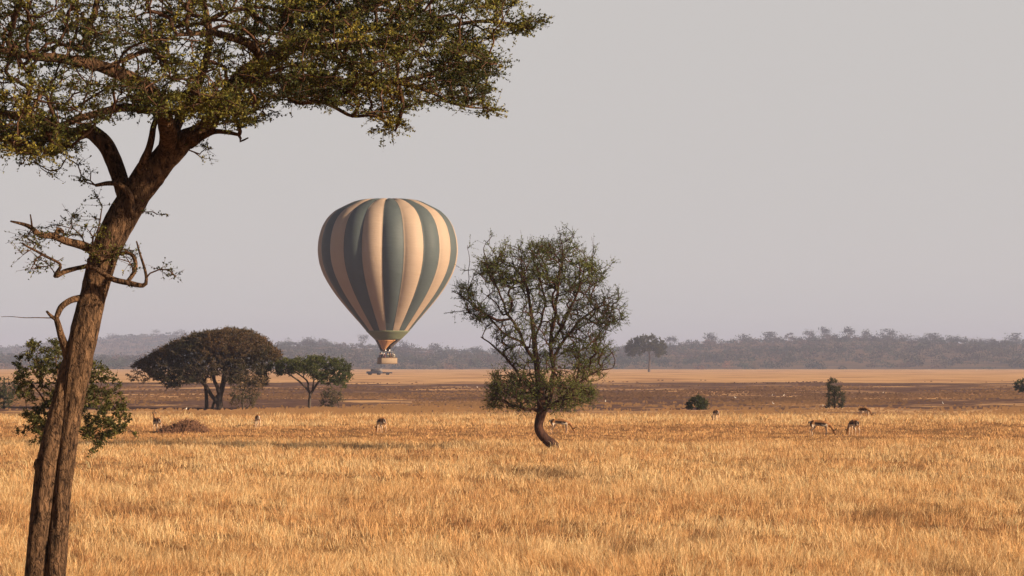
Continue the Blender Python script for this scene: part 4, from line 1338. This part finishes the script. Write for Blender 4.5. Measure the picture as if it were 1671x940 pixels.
def fabric(mname, col, col2, tr=0.12):
    m, nt_, b_ = new_mat(mname)
    tc = nt_.nodes.new('ShaderNodeTexCoord')
    nz = nt_.nodes.new('ShaderNodeTexNoise'); nz.inputs['Scale'].default_value = 0.35; nz.inputs['Detail'].default_value = 5
    nt_.links.new(tc.outputs['Object'], nz.inputs['Vector'])
    mx = nt_.nodes.new('ShaderNodeMix'); mx.data_type = 'RGBA'
    mx.inputs[6].default_value = (*col, 1); mx.inputs[7].default_value = (*col2, 1)
    nt_.links.new(nz.outputs['Fac'], mx.inputs[0]); nt_.links.new(mx.outputs[2], b_.inputs['Base Color'])
    # sewn panels: horizontal seams and slack wrinkles
    mp = nt_.nodes.new('ShaderNodeMapping'); mp.inputs['Scale'].default_value = (0.5, 0.5, 2.6)
    nt_.links.new(tc.outputs['Object'], mp.inputs['Vector'])
    n2 = nt_.nodes.new('ShaderNodeTexNoise'); n2.inputs['Scale'].default_value = 1.1; n2.inputs['Detail'].default_value = 3
    nt_.links.new(mp.outputs[0], n2.inputs['Vector'])
    wv = nt_.nodes.new('ShaderNodeTexWave'); wv.bands_direction = 'Z'; wv.inputs['Scale'].default_value = 0.32; wv.wave_profile = 'SAW'
    nt_.links.new(tc.outputs['Object'], wv.inputs['Vector'])
    ad = nt_.nodes.new('ShaderNodeMath'); ad.operation = 'MULTIPLY_ADD'; ad.inputs[1].default_value = 0.02
    nt_.links.new(wv.outputs['Fac'], ad.inputs[0]); nt_.links.new(n2.outputs['Fac'], ad.inputs[2])
    bp_n = nt_.nodes.new('ShaderNodeBump'); bp_n.inputs['Strength'].default_value = 0.16; bp_n.inputs['Distance'].default_value = 0.35
    nt_.links.new(ad.outputs[0], bp_n.inputs['Height']); nt_.links.new(bp_n.outputs[0], b_.inputs['Normal'])
    set_in(b_, Roughness=0.62, Specular_IOR_Level=0.25)
    return m


m_cream = fabric('cream_fabric', (0.35, 0.265, 0.20), (0.42, 0.32, 0.24))
m_green = fabric('green_fabric', (0.062, 0.082, 0.085), (0.08, 0.10, 0.102))
m_skirt = fabric('skirt_fabric', (0.12, 0.15, 0.10), (0.19, 0.20, 0.11))
# profile resampled by arc length
tt = np.linspace(0, 1, len(prof)); seg = np.concatenate([[0], np.cumsum(np.hypot(np.diff(pv_), np.diff(pr_)))]); seg /= seg[-1]
ts = np.linspace(0, 1, NR)
pvs = np.interp(ts, seg, pv_); prs = np.interp(ts, seg, pr_)
for _ in range(3):
    pvs[1:-1] = (pvs[:-2] + 2 * pvs[1:-1] + pvs[2:]) / 4; prs[1:-1] = (prs[:-2] + 2 * prs[1:-1] + prs[2:]) / 4
th0 = R_(-2.0)     # seam right in front, a touch left of centre
nth = NG * NS
th = np.arange(nth) / nth * 2 * math.pi
ph = (np.arange(nth) % NS) / NS
bul = np.sin(np.pi * ph) ** 0.8
amp = 0.048 * np.sin(np.pi * np.clip(ts * 1.05, 0, 1)) ** 0.5 + 0.004
# camera side is -Y: theta measured from -Y towards +X
ang = th + th0
V = np.zeros((NR, nth, 3))
Rr = prs[:, None] * sb * (0.975 + amp[:, None] * bul[None])
V[..., 0] = Rr * np.sin(ang)[None]; V[..., 1] = -Rr * np.cos(ang)[None]
V[..., 2] = np.array([zb(v) for v in pvs])[:, None] - oz + 0.25 * bul[None] * np.exp(-((pvs[:, None] - 327) / 6) ** 2)
i = np.arange(NR - 1)[:, None] * nth; j = np.arange(nth)[None]; j2 = (j + 1) % nth
q = np.stack([i + j, i + nth + j, i + nth + j2, i + j2], -1).reshape(-1, 4)
gore = (np.arange(nth) // NS)
mi = np.tile((gore % 2), NR - 1)              # gore 0 (right of the seam) is green
env = mk('envelope', V.reshape(-1, 3), [q], None, rootB, smooth_=True, mats=[m_green, m_cream], midx=mi)
# crown cap
m = MB(); cv = V[0]; m.add(np.concatenate([cv, [[0, 0, cv[:, 2].mean() + 0.02]]]), [], np.stack([np.arange(nth), (np.arange(nth) + 1) % nth, np.full(nth, nth)], 1)); m.build('crown_cap', m_green, rootB)
# load tapes
mt = plain_mat('load_tape', (0.10, 0.10, 0.09), 0.8)
m = MB()
for g in range(NG):
    a = g * NS
    p = V[4:, a, :].copy(); p *= np.array([1.002, 1.002, 1]); m.tube(p[::3], 0.035, 4, False)
m.build('load_tape', mt, rootB)
# lower band and scoop
def ringcurve(v, r, n=80):
    a = np.arange(n) / n * 2 * math.pi
    return a, np.full(n, r), np.full(n, zb(v) - oz)
n = 80
a = np.arange(n) / n * 2 * math.pi
rows = []
# slanted cut: scoop hangs lower on the camera-left side
low_v = lambda a_: 554 + 4 * (1 - np.cos(a_ + 0.6)) * 0
for k_, (f) in enumerate(np.linspace(0, 1, 8)):
    vv = 540 + f * 15
    rr = 36 - f * 15.5
    rows.append(np.stack([rr * sb * np.sin(a), -rr * sb * np.cos(a), np.full(n, zb(vv) - oz)], 1))
V2 = np.concatenate(rows)
i = np.arange(7)[:, None] * n; j = np.arange(n)[None]; j2 = (j + 1) % n
q2 = np.stack([i + j, i + n + j, i + n + j2, i + j2], -1).reshape(-1, 4)
sk_o = mk('skirt', V2, [q2], m_skirt, rootB, smooth_=True)
mod = sk_o.modifiers.new('thick', 'SOLIDIFY'); mod.thickness = 0.03
# dark left half funnel + panel with the inner glow put into its orange colour: scoop open to the front right
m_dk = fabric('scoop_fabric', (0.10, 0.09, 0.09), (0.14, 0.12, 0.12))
m_or = fabric('scoop_painted_glow', (0.50, 0.24, 0.10), (0.58, 0.32, 0.14))
def funnel(a0, a1, name, mat, v_end, r_end, shift=0.0, rin=0.0):
    nn = 28
    aa = np.linspace(a0, a1, nn)
    rows = []
    for f in np.linspace(0, 1, 8):
        ve = 555 + (v_end - 555) * f * (0.55 + 0.45 * np.sin(np.pi * (np.arange(nn) / (nn - 1))))
        rr = (20.5 + (r_end - 20.5) * f) - rin
        zz = np.array([zb(x) - oz for x in ve])
        rows.append(np.stack([(rr * np.sin(aa) + shift * f) * sb, -rr * np.cos(aa) * sb, zz], 1))
    V3 = np.concatenate(rows)
    i = np.arange(7)[:, None] * nn; j = np.arange(nn - 1)[None]
    q3 = np.stack([i + j, i + nn + j, i + nn + j + 1, i + j + 1], -1).reshape(-1, 4)
    o = mk(name, V3, [q3], mat, rootB, smooth_=True)
    mo = o.modifiers.new('thick', 'SOLIDIFY'); mo.thickness = 0.02
    return o
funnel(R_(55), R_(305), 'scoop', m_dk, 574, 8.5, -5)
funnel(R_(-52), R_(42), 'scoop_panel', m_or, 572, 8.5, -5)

# basket
bth = R_(30)
m_wick = plain_mat('wicker', (0.28, 0.21, 0.15), 0.85, 0, 0.15, 0.3, 9)
m_leather = plain_mat('basket_leather', (0.10, 0.055, 0.03), 0.6)
m_steel = plain_mat('burner_steel', (0.45, 0.45, 0.46), 0.35, 0.9)
m_blackr = plain_mat('rope_black', (0.03, 0.03, 0.03), 0.7)
bx = (at(632, 590, Yb)[0]) - cb[0]
Lb, Wb, Hb = 2.75, 1.5, 0.98
rb_ = np.array([[math.cos(bth), -math.sin(bth), 0], [math.sin(bth), math.cos(bth), 0], [0, 0, 1]])
def bt(p): return (rb_ @ np.array(p, float)) + np.array([bx, 0, 0])
bko = bpy.data.objects.new('basket', None)
m = MB()
for (c_, d_) in (((0, -Wb / 2, Hb / 2), (Lb, 0.07, Hb)), ((0, Wb / 2, Hb / 2), (Lb, 0.07, Hb)), ((-Lb / 2, 0, Hb / 2), (0.07, Wb + .06, Hb)), ((Lb / 2, 0, Hb / 2), (0.07, Wb + .06, Hb)), ((0, 0, 0.04), (Lb, Wb, 0.08)),
                 ((-0.45, 0, Hb / 2 - .02), (0.05, Wb, Hb - .1)), ((0.45, 0, Hb / 2 - .02), (0.05, Wb, Hb - .1))):
    m.box(bt(c_), d_, bth)
basket = m.build('basket', m_wick, rootB)
m = MB()
for a_, b_ in (((-Lb / 2, -Wb / 2), (Lb / 2, -Wb / 2)), ((Lb / 2, -Wb / 2), (Lb / 2, Wb / 2)), ((Lb / 2, Wb / 2), (-Lb / 2, Wb / 2)), ((-Lb / 2, Wb / 2), (-Lb / 2, -Wb / 2))):
    m.tube([bt((*a_, Hb)), bt((*b_, Hb))], 0.06, 8)
    m.tube([bt((*a_, 0.08)), bt((*b_, 0.08))], 0.05, 8)
m.build('rim', m_leather, basket, True)
m = MB()
zt = Hb + 1.05
for sx in (-1, 1):
    for sy in (-1, 1):
        m.tube([bt((sx * Lb * 0.42, sy * Wb * 0.42, Hb)), bt((sx * 0.75, sy * 0.5, zt))], 0.03, 6)
for a_, b_ in (((-.75, -.5), (.75, -.5)), ((.75, -.5), (.75, .5)), ((.75, .5), (-.75, .5)), ((-.75, .5), (-.75, -.5))):
    m.tube([bt((*a_, zt)), bt((*b_, zt))], 0.03, 6)
m.build('burner_frame', m_steel, rootB, True)
for sx in (-.35, .35):
    m = MB(); m.tube([bt((sx, 0, zt - .12)), bt((sx, 0, zt + .1)), bt((sx, 0, zt + .3))], [.12, .16, .14], 12); m.build('burner', m_steel, rootB, True)
m = MB()
for k_ in range(12):
    aa = k_ / 12 * 2 * math.pi
    sx, sy = (1 if math.sin(aa) > 0 else -1), (1 if -math.cos(aa) > 0 else -1)
    m.tube([bt((sx * .75, sy * .5, zt)), (20.5 * sb * math.sin(aa), -20.5 * sb * math.cos(aa), zb(555) - oz)], 0.012, 4, False)
m.build('cable', m_blackr, rootB)

# passengers
PJ = [(0, 0, .92, .13, .10), (0, 0, 1.12, .125, .09), (0, 0, 1.34, .16, .10), (0, 0, 1.46, .06, .055), (0, 0, 1.55, .062, .07), (0, .01, 1.64, .085, .10), (0, .01, 1.72, .07, .08)]
PE = [(0, 1), (1, 2), (2, 3), (3, 4), (4, 5), (5, 6)]
for s_ in (-1, 1):
    k_ = len(PJ)
    PJ += [(.17 * s_, 0, 1.40, .055), (.24 * s_, -.03, 1.17, .042), (.20 * s_, -.20, 1.05, .034), (.18 * s_, -.27, 1.03, .036)]
    PE += [(2, k_), (k_, k_ + 1), (k_ + 1, k_ + 2), (k_ + 2, k_ + 3)]
    k_ = len(PJ)
    PJ += [(.09 * s_, 0, .80, .085), (.10 * s_, 0, .46, .058), (.10 * s_, .02, .09, .04), (.10 * s_, -.10, .04, .038)]
    PE += [(0, k_), (k_, k_ + 1), (k_ + 1, k_ + 2), (k_ + 2, k_ + 3)]
m_pers = attr_mat('person_cloth_skin', 0.8, 0.2)
hair_v = lambda P: None
PPL = [(-1.15, -.25, (.04, .04, .05), (.75, .72, .68), 'passenger at the left end of the basket wearing a white hat'), (-1.1, .35, (.06, .07, .12), (.05, .03, .02), 'passenger in navy at the back left corner of the basket'),
       (-.8, -.45, (.10, .04, .04), (.04, .03, .02), 'passenger in dark red at the front left of the basket'), (-.2, -.4, (.05, .05, .05), (.03, .02, .02), 'passenger in black left of the basket middle'),
       (.15, .1, (.25, .22, .16), (.04, .04, .04), 'tall pilot in khaki at the middle of the basket below the burner'), (.3, -.45, (.07, .04, .03), (.05, .03, .02), 'passenger in dark brown at the front of the middle compartment'),
       (.75, -.35, (.12, .11, .10), (.8, .78, .74), 'passenger with a bright white cap right of the pilot'), (.7, .4, (.05, .08, .06), (.04, .03, .02), 'passenger in dark green at the back right of the basket'),
       (1.1, -.15, (.30, .26, .20), (.05, .04, .03), 'passenger in beige near the right end of the basket'), (1.15, .42, (.03, .03, .06), (.03, .02, .02), 'passenger in black at the back right corner of the basket')]
for i_, (px, py, cl_, ht_, lab) in enumerate(PPL):
    me = skin_mesh('person_body', PJ, PE, 1, 0)
    def pc(P, cl_=cl_):
        c = np.tile(np.array(cl_), (len(P), 1))
        c[P[:, 2] < 0.86] = (0.08, 0.08, 0.1)
        c[P[:, 2] > 1.47] = (0.36, 0.20, 0.13)
        c[(P[:, 1] < -0.23) & (P[:, 2] > 0.9)] = (0.36, 0.20, 0.13)
        return c
    color_mesh(me, pc); me.materials.append(m_pers)
    p = bt((px, py, 0.09)); sc = 1.0 + (0.06 if i_ == 4 else rng.uniform(-0.04, 0.02))
    r = thing('person', lab, 'person', (cb[0] + p[0], Yb + p[1], oz + p[2]), bth + rng.uniform(-.8, .8), 'passengers standing in the balloon basket')
    r.scale = (sc,) * 3
    o = bpy.data.objects.new('body', me); C.objects.link(o); o.parent = r
    m = MB()
    ag = np.linspace(0, 1, 7)
    m.tube([(0, .015, 1.62 + .0 * 1), (0, .02, 1.68), (0, .02, 1.74), (0, .02, 1.79)], [.098, .105, .09, .04], 10)
    m.build('hat' if ht_[0] > .5 else 'hair', plain_mat('headwear', ht_, 0.9), r, True)

# ------------------------------------------------------------------ pickup and trailer
Yv = 880.0
def glassy(name, col): return plain_mat(name, col, 0.15, 0, 0.6, 0.02)
m_paint = plain_mat('pickup_paint', (0.055, 0.06, 0.085), 0.35, 0.1, 0.5, 0.08)
m_pale = plain_mat('pale_canvas', (0.20, 0.18, 0.17), 0.85)
m_tyre = plain_mat('tyre', (0.02, 0.02, 0.02), 0.85)
m_glass = glassy('window_glass', (0.06, 0.07, 0.08))
pv0 = at(611, 613, Yv)
yaw = R_(180 - 14)
truck = thing('pickup_truck', 'dark off-road pickup with pale loaded back parked on the plain below the balloon', 'truck', (pv0[0], Yv, 0), yaw)
m = MB(); m.box((0, 0, .72), (4.7, 1.8, .62), 0, .97); m.box((1.55, 0, 1.02), (1.5, 1.65, .22), 0, .92); m.box((-1.45, .82, 1.12), (1.8, .10, .35)); m.box((-1.45, -.82, 1.12), (1.8, .10, .35)); m.build('body', m_paint, truck)
m = MB(); m.box((.1, 0, 1.42), (1.9, 1.6, .78), 0, .84); m.build('cab', m_paint, truck)
m = MB(); m.box((1.0, 0, 1.46), (.10, 1.30, .46)); m.build('windscreen', m_glass, truck)
for sy in (-1, 1):
    m = MB(); m.box((.1, sy * .755, 1.46), (1.35, .06, .42)); m.build('window', m_glass, truck)
m = MB(); m.box((-1.45, 0, 1.42), (1.7, 1.5, .85), 0, .9); m.build('cargo', m_pale, truck)
m = MB(); m.box((-.1, 0, 1.90), (2.0, 1.3, .06)); m.box((-1.5, 0, 1.95), (1.2, 1.3, .08)); m.build('roof_rack', m_pale, truck)
m = MB(); m.box((2.4, 0, .55), (.18, 1.8, .25)); m.build('bumper', m_steel, truck)
for sy in (-1, 1):
    m = MB(); m.box((2.34, sy * .65, .86), (.08, .28, .16)); m.build('headlight', m_pale, truck)
    for sx in (1.45, -1.4):
        m = MB(); m.tube([(sx, sy * .72, .38), (sx, sy * .80, .38), (sx, sy * .92, .38), (sx, sy * .94, .38)], [.30, .38, .38, .28], 20); w_ = m.build('wheel', m_tyre, truck, True)
        m = MB(); m.tube([(sx, sy * .93, .38), (sx, sy * .96, .38)], [.2, .17], 14); m.build('rim', m_steel, w_, True)
pt = at(631, 613, Yv + 1.2)
trl = thing('flatbed_trailer', 'low dark flatbed trailer hitched behind the off-road pickup', 'trailer', (pt[0], Yv + 1.3, 0), yaw)
m = MB(); m.box((0, 0, .55), (3.2, 1.7, .22)); m.tube([(1.5, 0, .5), (2.3, 0, .5)], .06, 8); m.build('bed', m_blackr, trl)
for sy in (-1, 1):
    m = MB(); m.box((0, sy * .8, .78), (3.1, .08, .2)); m.build('side_rail', m_paint, trl)
    m = MB(); m.tube([(-.3, sy * .74, .33), (-.3, sy * .82, .33), (-.3, sy * .92, .33)], [.28, .33, .30], 18); m.build('wheel', m_tyre, trl, True)
